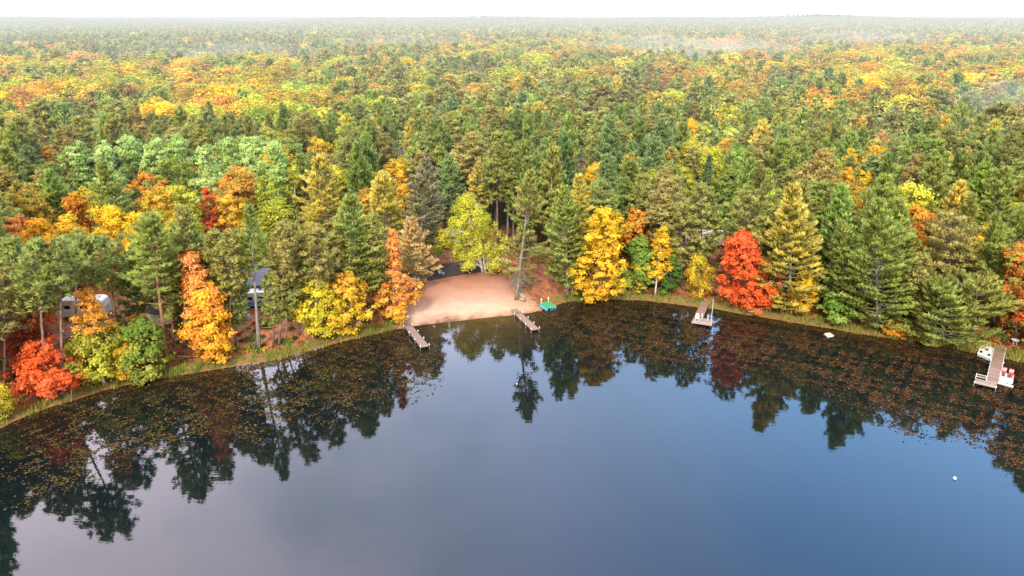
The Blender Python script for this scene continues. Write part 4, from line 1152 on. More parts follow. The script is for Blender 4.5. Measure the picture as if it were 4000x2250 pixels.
hand('shrub', 'bl', 'shrub', 1556, 672, 66, 'lgreen', 'lime', 'lime green bush between the golden maple and the yellow aspen', base=(1560, 738), prof='round', cs=.05, nclump=34, clump=.55, leaf=.2)
hand('maple_tree', 'bl', 'maple', 1612, 596, 76, 'green', 'lgreen', 'green leafed maple left of the yellow aspen', base=(1618, 735), prof='egg', cs=.15, nclump=60, clump=.65)
hand('aspen_tree', 'bl', 'aspen', 1668, 575, 66, 'yel', 'gold', 'narrow bright yellow aspen on the bank', base=(1648, 742), prof='column', cs=.18, nclump=75, clump=.55, leaf=.24, lobes=.45, bark='bark_birch', lm='the yellow aspen', seed=210)
hand('shrub', 'bl', 'shrub', 1604, 662, 52, 'yel', 'olv', 'small yellow bush left of the yellow aspen', base=(1612, 740), prof='egg', cs=.05, nclump=30, clump=.5, leaf=.22)
hand('shrub', 'bl', 'shrub', 1690, 640, 56, 'dgreen', 'green', 'dark green bush right of the yellow aspen', base=(1685, 738), prof='egg', cs=.05, nclump=40, clump=.55)
hand('red_pine', 'rp', 'pine', 1762, 470, 112, 'olive', 'rpb', 'olive gold red pine above the weeping yellow bush', base=(1768, 715), cs=.3, lm='the olive gold pine', seed=220)
hand('red_pine', 'rp', 'pine', 1712, 520, 90, 'rp', 'rpb', 'bronze red pine right of the yellow aspen', base=(1716, 728), cs=.3)
hand('shrub', 'bl', 'shrub', 1756, 646, 76, 'ygr', 'gold', 'weeping yellow bush above the chair dock', base=(1760, 746), prof='dome', cs=.03, nclump=60, clump=.55, leaf=.18, droop=.9, lobes=.2)
hand('maple_tree', 'bl', 'maple', 1866, 590, 150, 'scar', 'red', 'brilliant scarlet maple on the bank right of the chair dock', base=(1888, 776), prof='egg', cs=.07, nclump=150, clump=.7, leaf=.27, lobes=.28, grad=.6, lm='the scarlet maple', seed=230)
hand('maple_tree', 'bl', 'maple', 1918, 700, 60, 'red', 'dred', 'low deep red maple at the foot of the big olive pine', base=(1918, 778), prof='dome', cs=.08, nclump=28, clump=.55, leaf=.25)
hand('red_pine', 'rp', 'pine', 1880, 480, 130, 'rp', 'olive', 'broad olive red pine directly behind the scarlet maple', base=(1886, 735), cs=.4, seed=241)
hand('white_pine', 'wp', 'pine', 1996, 470, 165, 'gold_p', 'olive', 'big golden olive white pine right of the scarlet maple', base=(1985, 786), cs=.05, dens=1.25, blade=1.1, flat=.6, lm='the big golden olive pine', seed=250)
hand('maple_tree', 'bl', 'maple', 2028, 680, 66, 'yel', 'gold', 'small yellow maple in front of the golden olive pine', base=(2008, 790), prof='column', cs=.04, nclump=55, clump=.6, lobes=.5, leaf=.27)
hand('shrub', 'bl', 'shrub', 2108, 735, 78, 'green', 'lgreen', 'round green bush on the bank left of the huge layered pine', base=(2108, 812), prof='round', cs=.04, nclump=50, clump=.6)
hand('white_pine', 'wp', 'pine', 2115, 560, 110, 'olive', 'wpl', 'olive white pine between the golden olive pine and the layered one', base=(2120, 800), cs=.1)
hand('white_pine', 'wp', 'pine', 2205, 505, 190, 'wpl', 'wp', 'huge green white pine with layered boughs on the right bank', base=(2208, 828), cs=.05, dens=1.25, flat=.45, lm='the huge layered pine', seed=260)
hand('white_pine', 'wp', 'pine', 2262, 500, 110, 'wpl', 'olive', 'second green white pine close behind the huge layered one', base=(2268, 790), cs=.15)
hand('shrub', 'bl', 'shrub', 2246, 812, 60, 'gold', 'org', 'orange gold low bush at the foot of the huge layered pine', base=(2248, 846), prof='dome', cs=.03, nclump=22, clump=.45, leaf=.2)
hand('red_pine', 'rp', 'pine', 2392, 545, 160, 'rpb', 'rp', 'wide bronze red pine on the right bank', base=(2385, 800), cs=.25, lm='the wide bronze pine', seed=270)
hand('red_pine', 'rp', 'pine', 2318, 640, 90, 'rpb', 'olive', 'lower bronze red pine left of the drooping pine', base=(2318, 840), cs=.2)
hand('white_pine', 'wp', 'pine', 2362, 716, 150, 'olive', 'wpl', 'drooping olive pine with boughs hanging to the water', base=(2375, 868), cs=.02, dens=1.2, flat=.4, droop=.12, top=4, lm='the drooping pine', seed=280)
hand('white_pine', 'wp', 'pine', 2458, 712, 150, 'olive', 'gold_p', 'flat topped olive pine with short trunk left of the long dock', base=(2450, 862), cs=.42, dens=1.2, flat=.4, top=5, seed=281)
hand('dead_tree', 'wp', 'dead tree', 2412, 688, 12, 'need', 'need', 'bleached dead tree with bare twigs above the drooping pine', base=(2408, 840), cs=.95, bare=46, bark='deadwood', seed=282)
hand('maple_tree', 'bl', 'maple', 2566, 615, 130, 'olv', 'red', 'half turned maple, green with red tips, at the right edge', base=(2556, 845), prof='egg', cs=.1, nclump=120, clump=.7, lobes=.35, grad=.1, leaf=.27, lm='the half turned maple', seed=290)
hand('white_pine', 'wp', 'pine', 2502, 540, 110, 'olive', 'wpl', 'grey olive white pine behind the half turned maple', base=(2500, 815), cs=.15)
# farther in, left part
for i, (tx, ty, wd, lb) in enumerate(((192, 360, 112, 'leftmost'), (256, 362, 96, 'second from the left'), (322, 342, 112, 'third from the left'), (388, 352, 92, 'fourth from the left'), (446, 342, 100, 'fifth from the left'), (510, 364, 96, 'fourth from the right'), (570, 350, 112, 'third from the right'), (626, 344, 104, 'second from the right'), (684, 360, 108, 'rightmost'))):
    hand('aspen_tree', 'bl', 'aspen', tx, ty, wd, 'mint', 'pale' if i % 2 else 'lgreen', 'pale mint green aspen, %s of the row behind the left woods' % lb, h=18.5 + (i % 3) * .5, prof='egg', cs=.12, nclump=105, clump=.8, lobes=.4, leaf=.32, bark='bark_birch', grad=.7, vis=120, lm='the pale mint aspens' if i in (0, 4, 8) else None, seed=300 + i)
hand('oak_tree', 'bl', 'oak', 432, 402, 132, 'olv', 'green', 'round olive green oak in front of the pale mint aspens', h=15.5, prof='round', cs=.08, nclump=120, clump=.8, lobes=.2, lm='the round olive oak')
hand('maple_tree', 'bl', 'maple', 366, 434, 96, 'org', 'amber', 'orange maple left of the round olive oak', h=14, prof='round', cs=.15, nclump=70, clump=.7, lobes=.4, lm='the orange maple on the left')
hand('maple_tree', 'bl', 'maple', 392, 482, 150, 'amber', 'ygr', 'wide amber maple below the orange one', h=13, prof='dome', cs=.1, nclump=110, clump=.75, lobes=.35)
hand('maple_tree', 'bl', 'maple', 270, 522, 132, 'yel', 'gold', 'golden yellow maple above the dense red pines', h=13.5, prof='round', cs=.05, nclump=110, clump=.75, lobes=.4, lm='the golden yellow maple on the left', vis=120)
hand('maple_tree', 'bl', 'maple', 92, 560, 100, 'gold', 'org', 'orange gold maple behind the left red pines', h=13, prof='round', cs=.1, nclump=80, clump=.7, vis=90)
hand('maple_tree', 'bl', 'maple', 216, 470, 96, 'ygr', 'amber', 'yellow green maple between the grey olive pine and the golden yellow maple', h=13, prof='round', cs=.1, nclump=80, clump=.75, vis=90)
hand('maple_tree', 'bl', 'maple', 160, 545, 96, 'yel', 'amber', 'yellow maple left of the golden yellow one, above the dark pines', h=12.5, prof='round', cs=.1, nclump=80, clump=.75, vis=70)
hand('maple_tree', 'bl', 'maple', 336, 540, 90, 'yel', 'gold', 'bright yellow maple right behind the golden yellow one', h=12.5, prof='dome', cs=.1, nclump=80, clump=.75, vis=60)
hand('maple_tree', 'bl', 'maple', 452, 470, 96, 'ygr', 'olv', 'yellow green maple between the amber maple and the small red one', h=13, prof='round', cs=.1, nclump=80, clump=.75, vis=60)
hand('maple_tree', 'bl', 'maple', 30, 545, 90, 'coral', 'org', 'coral orange maple near the left edge', h=12.5, prof='dome', cs=.1, nclump=60, clump=.7)
hand('maple_tree', 'bl', 'maple', 52, 470, 130, 'olv', 'amber', 'yellow green maple with orange touches near the left edge', h=15, prof='round', cs=.1, nclump=110, clump=.8)
hand('maple_tree', 'bl', 'maple', 178, 482, 70, 'gold', 'dred', 'orange maple with a dark red side', h=13.5, prof='egg', cs=.1, nclump=60, clump=.65)
hand('maple_tree', 'bl', 'maple', 114, 368, 66, 'org', 'lgreen', 'flame topped maple, green below, left of the mint aspens', h=16, prof='column', cs=.1, nclump=60, clump=.65, grad=.9)
hand('white_pine', 'wp', 'pine', 262, 412, 112, 'olive', 'wp', 'grey olive white pine in front of the leftmost mint aspens', h=18.5, cs=.2, lm='the grey olive pine on the left')
hand('maple_tree', 'bl', 'maple', 512, 475, 56, 'red', 'dred', 'small bright red maple below the round olive oak', h=12, prof='egg', cs=.1, nclump=40, clump=.55, leaf=.26, lm='the small bright red maple', vis=80)
hand('maple_tree', 'bl', 'maple', 572, 485, 84, 'amber', 'yel', 'amber yellow maple right of the small bright red one', h=12.5, prof='round', cs=.1, nclump=60, clump=.6, gap=.15, vis=85)
hand('maple_tree', 'bl', 'maple', 662, 442, 84, 'lgreen', 'ygr', 'bright green maple under the mint aspens', h=15, prof='egg', cs=.1, nclump=80, clump=.7)
hand('birch_tree', 'bl', 'birch', 732, 408, 56, 'ygr', 'olv', 'yellow green birch right of the mint aspens', h=16, prof='column', cs=.1, nclump=60, clump=.6, leaf=.2, bark='bark_birch')
hand('white_pine', 'wp', 'pine', 808, 392, 132, 'gold_p', 'olive', 'golden tan white pine in the middle left forest', h=19.5, cs=.15, lm='the golden tan pine', vis=150)
hand('maple_tree', 'bl', 'maple', 796, 348, 90, 'yel', 'amber', 'yellow maple behind the golden tan pine', h=17, prof='round', cs=.15, nclump=70, clump=.8, vis=60)
hand('maple_tree', 'bl', 'maple', 836, 478, 72, 'gold', 'yel', 'orange gold maple below the golden tan pine', h=12, prof='round', cs=.2, nclump=45, clump=.6, vis=50)
hand('maple_tree', 'bl', 'maple', 990, 400, 84, 'yel', 'amber', 'yellow maple before the dark brown cabin', h=16, prof='round', cs=.15, nclump=70, clump=.75, vis=60)
hand('white_pine', 'wp', 'pine', 962, 432, 112, 'gold_p', 'olive', 'yellow olive white pine before the dark brown cabin', h=18, cs=.2, lm='the yellow olive pine', vis=110)
hand('maple_tree', 'bl', 'maple', 1016, 470, 64, 'gold', 'amber', 'gold maple right of the yellow olive pine', h=13, prof='egg', cs=.1, nclump=50, clump=.6)
hand('maple_tree', 'bl', 'maple', 926, 474, 84, 'amber', 'olv', 'amber maple in front of the yellow olive pine', h=14, prof='round', cs=.15, nclump=60, clump=.65)
# farther in, middle and right
hand('white_pine', 'wp', 'pine', 1538, 292, 118, 'wpb', 'wp', 'tall blue green white pine in the centre of the forest', h=24, cs=.08, dens=1.1, lm='the tall blue green pine', vis=170, seed=401)
hand('white_pine', 'wp', 'pine', 1532, 385, 100, 'wpb', 'wpl', 'smaller blue green white pine below the tall one', h=19, cs=.15, vis=110)
hand('white_pine', 'wp', 'pine', 1668, 300, 120, 'wpb', 'wpl', 'wide blue grey white pine right of the tall blue green pine', h=22, cs=.15, vis=110, lm='the wide blue grey pine')
hand('white_pine', 'wp', 'pine', 1648, 345, 120, 'wpb', 'olive', 'bushy grey green white pine before the wide blue grey one', h=20, cs=.15, vis=110)
hand('aspen_tree', 'bl', 'aspen', 1772, 306, 80, 'lime', 'pale', 'lime yellow aspen, left one of the pair in the pines', h=18, prof='egg', cs=.1, nclump=80, clump=.75, vis=90, bark='bark_birch')
hand('aspen_tree', 'bl', 'aspen', 1842, 312, 96, 'lime', 'pale', 'lime yellow aspen, right and wider one of the pair in the pines', h=18, prof='round', cs=.1, nclump=100, clump=.75, vis=60, bark='bark_birch', lm='the lime aspen pair')
hand('spruce_tree', 'sp', 'spruce', 1786, 392, 62, 'wpd', 'wpb', 'dark pointed spruce below the lime aspen pair', h=17, vis=95, lm='the dark pointed spruce')
hand('white_pine', 'wp', 'pine', 1975, 358, 160, 'wpl', 'wp', 'broad yellow green white pine in the right middle forest', h=20, cs=.1, dens=1.15, vis=130, lm='the broad yellow green pine')
hand('maple_tree', 'bl', 'maple', 2022, 302, 52, 'coral', 'red', 'coral red maple above the broad yellow green pine', h=14, prof='round', cs=.2, nclump=36, clump=.7, vis=30)
hand('maple_tree', 'bl', 'maple', 2138, 422, 60, 'gold', 'amber', 'golden birch like maple in the right forest, left of its yellow twin', h=15, prof='egg', cs=.15, nclump=55, clump=.6, vis=65, bark='bark_birch', lm='the golden pair on the right')
hand('maple_tree', 'bl', 'maple', 2178, 430, 56, 'yel', 'gold', 'bright yellow maple right of its golden twin', h=14.5, prof='round', cs=.15, nclump=45, clump=.6, vis=55)
hand('maple_tree', 'bl', 'maple', 2140, 376, 52, 'yel', 'gold', 'small yellow treetop among the right pines', h=16, prof='dome', cs=.3, nclump=30, clump=.65, vis=30)
hand('dead_tree', 'wp', 'dead pine', 2222, 328, 74, 'tan', 'rust', 'tan dead pine with bare upswept branches', h=17, cs=.2, dens=.9, sparse=(.9, .75), vis=50, lm='the tan dead pine')
hand('white_pine', 'wp', 'pine', 2228, 440, 150, 'wpl', 'olive', 'yellow green white pine with flat boughs behind the huge layered pine', h=20, cs=.15, flat=.5, vis=100)
hand('white_pine', 'wp', 'pine', 2360, 400, 150, 'olive', 'rp', 'big olive white pine in the right forest', h=21, cs=.12, dens=1.15, vis=140, lm='the big olive pine on the right')
hand('white_pine', 'wp', 'pine', 2470, 410, 110, 'lgreen', 'wpl', 'fresh green white pine near the right edge', h=20, cs=.15, vis=120, lm='the fresh green pine')
hand('white_pine', 'wp', 'pine', 2532, 420, 130, 'wpl', 'olive', 'green white pine right of the fresh green one', h=20, cs=.15, vis=110)
hand('white_pine', 'wp', 'pine', 1135, 240, 84, 'wpb', 'wp', 'tall blue green white pine in the hazy middle distance', h=22, cs=.15, vis=70)
hand('spruce_tree', 'sp', 'spruce', 600, 222, 60, 'wpd', 'wp', 'dark pointed spruce among the orange maples', h=20, vis=70, lm='the dark spruce among orange maples')
hand('maple_tree', 'bl', 'maple', 1188, 214, 70, 'org', 'coral', 'orange red maple in the centre distance', h=17, prof='round', cs=.2, nclump=50, clump=.8, vis=40)
hand('maple_tree', 'bl', 'maple', 1490, 176, 64, 'amber', 'org', 'amber maple in the centre distance above the pines', h=18, prof='round', cs=.2, nclump=50, clump=.9, vis=40)

# ------------------------------------------------------------------ the rest of the near forest, tree by tree
rf = np.random.default_rng(21)
CWORD = dict(wp='green', wpl='fresh green', wpd='dark green', wpb='blue green', olive='olive', gold_p='golden olive', tan='tan', rp='brownish olive', rpb='bronze', rpg='dull green', brown='brown',
             yel='yellow', gold='golden', org='orange', amber='amber', coral='coral', red='red', rust='rust brown', lime='lime', ygr='yellow green', green='green', dgreen='dark green', lgreen='light green', olv='olive green', mint='mint green', pale='pale green', dred='dark red')


def blob(px, py, cx, cy, rx, ry):
    return math.exp(-((px - cx) / rx) ** 2 - ((py - cy) / ry) ** 2)


def pick(px, py, rg):
    """kind and colours of a tree whose top shows at px, py: the woods are mostly pine near the lake, maple and oak farther back"""
    X_ = (px - 1288) * 40.0 / max(py - 30, 12); Y_ = 9000.0 / max(py - 30, 12)
    fld = math.sin(X_ * .021 + 1.7 * math.sin(Y_ * .05)) * math.cos(Y_ * .09 + math.sin(X_ * .017))
    dec = .13 + .12 * fld
    dec = max(dec, .92 * blob(px, py, 150, 520, 330, 90), .85 * blob(px, py, 480, 420, 260, 60), .93 * blob(px, py, 350, 180, 620, 52), .8 * blob(px, py, 620, 235, 260, 45), .5 * blob(px, py, 1250, 130, 500, 50),
              .82 * blob(px, py, 2250, 140, 600, 65), .6 * blob(px, py, 1700, 105, 700, 32), .4 * blob(px, py, 1900, 220, 450, 40))
    dec = dec * .88 + .3 * fld * (dec > .25)
    if py < 120 and px < 800: dec = min(dec, .35)
    if rg.random() < dec:
        r = rg.random()
        if px > 1650 and py < 260: tbl = (('lgreen', .08), ('olv', .18), ('ygr', .22), ('amber', .24), ('gold', .1), ('org', .06), ('rust', .05), ('coral', .04), ('red', .03))
        elif px < 900 and py < 300: tbl = (('lgreen', .15), ('olv', .19), ('ygr', .23), ('amber', .16), ('gold', .1), ('rust', .05), ('org', .05), ('coral', .05), ('red', .02))
        elif px < 760: tbl = (('olv', .2), ('ygr', .2), ('amber', .2), ('gold', .16), ('lgreen', .1), ('org', .1), ('red', .04))
        else: tbl = (('lgreen', .18), ('olv', .24), ('ygr', .24), ('amber', .16), ('gold', .09), ('org', .05), ('coral', .04))
        r = min(.999, max(0, .55 * r + .45 * (.5 + .5 * math.sin(X_ * .06 + 2 * math.sin(Y_ * .11)))))
        k = tbl[0][0]
        for c, p in tbl:
            if r < p: k = c; break
            r -= p
        nb = {'amber': 'olv', 'gold': 'yel', 'org': 'amber', 'ygr': 'olv', 'olv': 'amber', 'rust': 'amber', 'coral': 'amber', 'red': 'dred', 'lgreen': 'green', 'yel': 'gold'}
        return 'bl', k, nb[k]
    if rg.random() < (.52 if px < 1500 else .4):
        k = rg.choice(['rp', 'rp', 'rpg', 'rpb', 'rpg', 'olive'] if px > 900 else ['rp', 'rp', 'rpg', 'rpg', 'rpb'])
        return 'rp', str(k), str(rg.choice(['rpb', 'need', 'rp']))
    k = rg.choice(['wp', 'wp', 'wpl', 'wpb', 'olive', 'olive', 'gold_p'] if px > 600 else ['wp', 'wp', 'wpl', 'olive', 'wpb'])
    return 'wp', str(k), str(rg.choice(['olive', 'wp', 'rp']))


PROTO = {'wp': [], 'rp': [], 'bl': []}
for k in range(6):
    PROTO['wp'].append(make_white_pine(900 + k, 20, 4.1 + .4 * (k % 3), cs=[.22, .3, .18, .35, .25, .15][k], dens=1.1, blade=1.1))
    PROTO['rp'].append(make_red_pine(920 + k, 20, 3.5 + .25 * (k % 3), cs=[.4, .48, .36, .45, .52, .42][k], dens=1.1, blade=1.1))
    PROTO['bl'].append(make_broadleaf(940 + k, 16, 4.1, prof=['round', 'dome', 'egg', 'round', 'column', 'dome'][k], cs=.2, nclump=120, per=50, clump=.95, leaf=.33, lobes=.3, grad=.3))
PSRC = {}
BNAME = {'wp': ('white_pine', 'pine'), 'rp': ('red_pine', 'pine'), 'bl': ('maple_tree', 'maple')}

# sight lines kept open in the real place: clearings round the beach, the buildings and the shore trees
OPEN_PX = [(x, y) for x in range(1010, 1420, 20) for y in range(700, 815, 18)] + [(x, y) for x in range(1080, 1200, 14) for y in range(586, 690, 12)] + \
          [(x, y) for x in range(170, 270, 15) for y in range(752, 800, 12)] + [(x, y) for x in range(585, 720, 16) for y in range(665, 790, 14)] + \
          [(x, y) for x in range(760, 850, 15) for y in (665, 675)] + [(x, y) for x in range(1740, 1840, 16) for y in (582, 600)] + [(392, 790), (380, 800), (1456, 585), (1450, 595), (1002, 398), (1000, 412), (1466, 398), (620, 790)]
OPEN = []
for x, y in OPEN_PX:
    OPEN.append((x, y, hit(x, y, 1.5)[1]))
OPEN = np.array(OPEN)
BUILD = [(hit(212, 803), 5), (hit(655, 760), 11), (hit(800, 688), 6), (hit(1135, 621), 7), (hit(1788, 623), 7.5), (hit(1449, 612), 5), (hit(1000, 425), 6), (hit(1466, 408), 5), (hit(392, 818), 3), (hit(1180, 660), 9)]
D_NEAR = 205.0
placed = [(float(p[0]), float(p[1]), max(1.9, min(r * .8, 3.2))) for p, r, *_ in HAND]
HA = np.array([(p[1], tx, ty, vb, w_) for p, r, h, tx, ty, vb, w_ in HAND])
FILL = []
tries = 0
while tries < 16500:
    tries += 1
    y = math.sqrt(rf.uniform(70 ** 2, D_NEAR ** 2)); x = rf.uniform(-1.0, 1.0) * y
    if math.hypot(x, y) > D_NEAR + 8: continue
    sdist = (y - float(shore_y(x))) * .93
    if sdist < 4.0: continue
    gz = float(ground_z(x, y))
    h = rf.uniform(15.5, 22.5)
    tx, ty = to_px((x, y, gz + h)); bx, by = to_px((x, y, gz))
    if tx < (-620 if y < 100 else -160) or tx > (3000 if y < 125 else 2736): continue
    kind, ta, tb = pick(tx, ty, rf)
    if kind == 'bl':
        h *= .78; tx, ty = to_px((x, y, gz + h)); rr = rf.uniform(3.0, 4.5)
    else: rr = rf.uniform(2.7, 4.1)
    if 990 < bx < 1425 and by > 640: continue
    mp_ = m_per_px((x, y, gz + h * .6)); wpx = 2 * rr / mp_
    if any((x - a) ** 2 + (y - b_) ** 2 < (q + rr * .55) ** 2 for a, b_, q in placed): continue
    if any((x - p[0]) ** 2 + (y - p[1] - 2) ** 2 < q * q for p, q in BUILD): continue
    m = (OPEN[:, 2] > y) & (np.abs(OPEN[:, 0] - tx) < wpx * .5) & (OPEN[:, 1] > ty + 4) & (OPEN[:, 1] < by)
    if m.any(): continue
    # do not stand in front of a tree that is in plain view
    cx = np.maximum(0, np.minimum(HA[:, 1] + HA[:, 4] * .42, tx + wpx * .42) - np.maximum(HA[:, 1] - HA[:, 4] * .42, tx - wpx * .42))
    cy = np.maximum(0, np.minimum(HA[:, 3], by) - np.maximum(HA[:, 2] + 4, ty + 8))
    ov = cx * cy / (HA[:, 4] * .84 * (HA[:, 3] - HA[:, 2]))
    if ((HA[:, 0] > y + .5) & (ov > .2)).any(): continue
    placed.append((x, y, rr * .62)); FILL.append((kind, x, y, gz, h, rr, ta, tb, tx, ty))
FILL.sort(key=lambda t: t[2])
TALL = lambda h, k: ('tall' if h > (20.5 if k != 'bl' else 16) else 'low' if h < (17.3 if k != 'bl' else 13.3) else 'midsize')
used = {}
lmx = np.array([(a, b_, p[0], p[1]) for _, a, b_, p in LM])
recs = []
for kind, x, y, gz, h, rr, ta, tb, tx, ty in FILL:
    noun = {'wp': 'white pine', 'rp': 'red pine', 'bl': 'maple'}[kind]
    order = np.argsort(np.hypot(lmx[:, 0] - tx, (lmx[:, 1] - ty) * 1.3))
    cand = []
    for j in order[:7]:
        dx, dy = tx - lmx[j, 0], y - lmx[j, 3]
        far_ = math.hypot(tx - lmx[j, 0], ty - lmx[j, 1])
        how = 'just' if far_ < 110 else 'somewhat' if far_ < 240 else 'well'
        side = 'behind' if dy > 4 else 'in front of' if dy < -4 else ''
        lr = 'left' if dx < -35 else 'right' if dx > 35 else ''
        if side and lr: pos = '%s %s, %s of' % (how, 'behind' if side == 'behind' else 'before', lr)
        elif side: pos = '%s %s' % (how, side)
        elif lr: pos = '%s %s of' % (how, lr)
        else: pos = 'close beside'
        cand.append('%s %s %s %s %s' % (TALL(h, kind), CWORD[ta], noun, pos, LM[j][0]))
    cand = [q for q in cand if len(q.split()) <= 16] or cand[:1]
    recs.append(cand)
labels = [c[0] for c in recs]
for _ in range(6):
    cnt = {}
    for l in labels: cnt[l] = cnt.get(l, 0) + 1
    for i, c in enumerate(recs):
        if cnt[labels[i]] > 1:
            opts = [q for q in c if cnt.get(q, 0) == 0]
            if opts:
                cnt[labels[i]] -= 1; labels[i] = opts[0]; cnt[opts[0]] = 1
cnt = {}
for l in labels: cnt[l] = cnt.get(l, 0) + 1
for i, (kind, x, y, gz, h, rr, ta, tb, tx, ty) in enumerate(FILL):
    pk = int(rf.integers(0, 6)); rz = float(rf.uniform(0, 6.28))
    h0 = 20 if kind != 'bl' else 16; r0 = {'wp': 3.7, 'rp': 3.2, 'bl': 4.0}[kind]
    sc = (rr / r0, rr / r0, h / h0)
    jit = rf.uniform(.85, 1.18); hue = rf.normal(0, .05, 3)
    A = np.array(T[ta]) * jit * (1 + hue); Bc = np.array(T[tb]) * jit * (1 + hue)
    lab = labels[i]; grp = 'look-alike pines in the forest' if cnt[lab] > 1 else ('pines standing in the forest' if kind != 'bl' else 'broadleaf trees among the pines')
    key = (kind, pk)
    if key not in PSRC:
        F, C, tr = PROTO[kind][pk]
        o = build_tree(BNAME[kind][0], F, C, tr, {'wp': 'bark_grey', 'rp': 'bark_pine', 'bl': 'bark_grey'}[kind], 'leaf' if kind == 'bl' else 'needle', (x, y, gz), A, Bc, lab, BNAME[kind][1], grp, rz)
        o.scale = sc; PSRC[key] = o
    else:
        copy_tree(PSRC[key], (x, y, gz), rz, sc, A, Bc, lab, grp)
print('near fill trees', len(FILL), {k: sum(1 for f in FILL if f[0] == k) for k in PROTO}, 'hand', len(HAND), 'shared labels', sum(1 for l in cnt.values() if l > 1))

# ------------------------------------------------------------------ the far forest, one mass to the horizon
def lod(F, n, grow, rg):
    """thin a crown to n polygons and enlarge those that stay"""
    k = rg.choice(len(F), min(n, len(F)), replace=False); G = F[k][:, :3]
    c = G.mean(1, keepdims=True); return c + (G - c) * grow, k


def scatter(d0, d1, spacing, ntri, grow, rg, wob_h=0.0):
    """far trees between two distances: returns loose triangles and colours"""
    area = .5 * (d1 ** 2 - d0 ** 2) * 1.72; n = int(area / spacing ** 2)
    D = np.sqrt(rg.uniform(d0 ** 2, d1 ** 2, n)); x = rg.uniform(-.86, .86, n) * D; y = np.sqrt(np.maximum(D * D - 0 * x * x, 0))
    ok = np.hypot(x, y) > D_NEAR
    x, y = x[ok], y[ok]; n = len(x)
    z = ground_z(x, y)
    Vs = []; Cs = []
    kinds = []; tints = []; hs = rg.uniform(15, 22.5, n)
    for i in range(n):
        px, py = to_px((x[i], y[i], z[i] + hs[i])); kd, a, b_ = pick(float(px), float(py), rg); kinds.append(kd); tints.append((T[a], T[b_]))
    kinds = np.array(kinds); TA = np.array([t[0] for t in tints]); TB = np.array([t[1] for t in tints])
    for kd in PROTO:
        for v in range(6):
            F, C, _ = PROTO[kd][v]
            G, kk = lod(F, ntri, grow * (1.0 if kd == 'bl' else 1.35), rg); cc = C[kk]
            sel = np.where((kinds == kd) & (rg.permutation(n) % 6 == v))[0] if False else np.where((kinds == kd) & ((np.arange(n) % 6) == v))[0]
            if len(sel) == 0: continue
            a = rg.uniform(0, 6.28, len(sel)); ca, sa = np.cos(a), np.sin(a)
            s = hs[sel] / 20 * (.92 if kd != 'bl' else 1.15); sx = s * rg.uniform(1.0, 1.6, len(sel))
            if kd == 'bl': sx *= 1.3 if d0 < 330 else 1.6
            X_ = (G[None, :, :, 0] * ca[:, None, None] - G[None, :, :, 1] * sa[:, None, None]) * sx[:, None, None] + x[sel][:, None, None]
            Y_ = (G[None, :, :, 0] * sa[:, None, None] + G[None, :, :, 1] * ca[:, None, None]) * sx[:, None, None] + y[sel][:, None, None]
            Z_ = G[None, :, :, 2] * s[:, None, None] + z[sel][:, None, None]
            Vs.append(np.stack([X_, Y_, Z_], -1).reshape(-1, 3, 3))
            jit = rg.uniform(.82, 1.2, len(sel))[:, None, None] * (1 + rg.normal(0, .05, (len(sel), 1, 3)))
            col = (TA[sel][:, None] * (1 - cc[None, :, 1:2]) + TB[sel][:, None] * cc[None, :, 1:2]) * cc[None, :, 0:1] * jit
            hn = cc[:, 3:] / np.linalg.norm(cc[:, 3:], axis=1, keepdims=True)
            hx = hn[None, :, 0] * ca[:, None] - hn[None, :, 1] * sa[:, None]; hy = hn[None, :, 0] * sa[:, None] + hn[None, :, 1] * ca[:, None]
            Cs.append(np.concatenate([col, np.stack([hx, hy, np.broadcast_to(hn[None, :, 2], hx.shape)], -1)], -1).reshape(-1, 6))
    return np.concatenate(Vs), np.concatenate(Cs), n


rg = np.random.default_rng(33)
parts = [scatter(D_NEAR - 4, 330, 9.6, 2300, 1.7, rg), scatter(330, 620, 13.2, 1100, 2.2, rg), scatter(620, 1300, 18.5, 420, 3.3, rg), scatter(1300, 4200, 21, 34, 9.0, rg)]
print('far trees', [p[2] for p in parts], 'tris', [len(p[0]) for p in parts])
ff = link(bpy.data.objects.new('distant_forest', soup('distant_forest', np.concatenate([p[0] for p in parts]), M['far'], np.concatenate([p[1] for p in parts]))))
tag(ff, kind='stuff')
del parts

# ------------------------------------------------------------------ reeds, undergrowth, lily pads
rg = np.random.default_rng(44)


def strip_points(n, lo, hi):
    x = rg.uniform(-82, 92, n); dd = rg.uniform(lo, hi, n); return x, shore_y(x) + dd / .93, dd


x, y, dd = strip_points(52000, -.7, 4.0)
px, py = to_px(np.stack([x, y, ground_z(x, y)], 1))
keep = rg.random(len(x)) < np.where((px > 1000) & (px < 1420), 0.0, np.clip(1.05 - np.abs(dd - .9) / 1.9, 0, 1) * np.clip(.35 + .9 * wob(x * 2.2, y * 2.2) + .5 * np.sin(x * 2.9), .03, 1))
x, y, dd = x[keep], y[keep], dd[keep]
P = np.stack([x, y, np.maximum(ground_z(x, y), -.05) - .02], 1)
Dv = np.stack([rg.normal(0, .3, len(x)), rg.normal(0, .3, len(x)), np.ones(len(x))], 1)
hgt = rg.uniform(.35, 1.0, len(x))
tone = np.clip(.5 + .5 * wob(x * 1.3 + 5, y * 1.1) + rg.normal(0, .25, len(x)), 0, 1)[:, None]
Cg = (np.array([.13, .24, .04]) * (1 - tone) + np.array([.42, .35, .09]) * tone) * rg.uniform(.7, 1.25, (len(x), 1))
go = link(bpy.data.objects.new('shore_grass', soup('shore_grass', blades(P, Dv, hgt, rg.uniform(.07, .15, len(x)), rg), M['grass'], Cg)))
tag(go, kind='stuff')
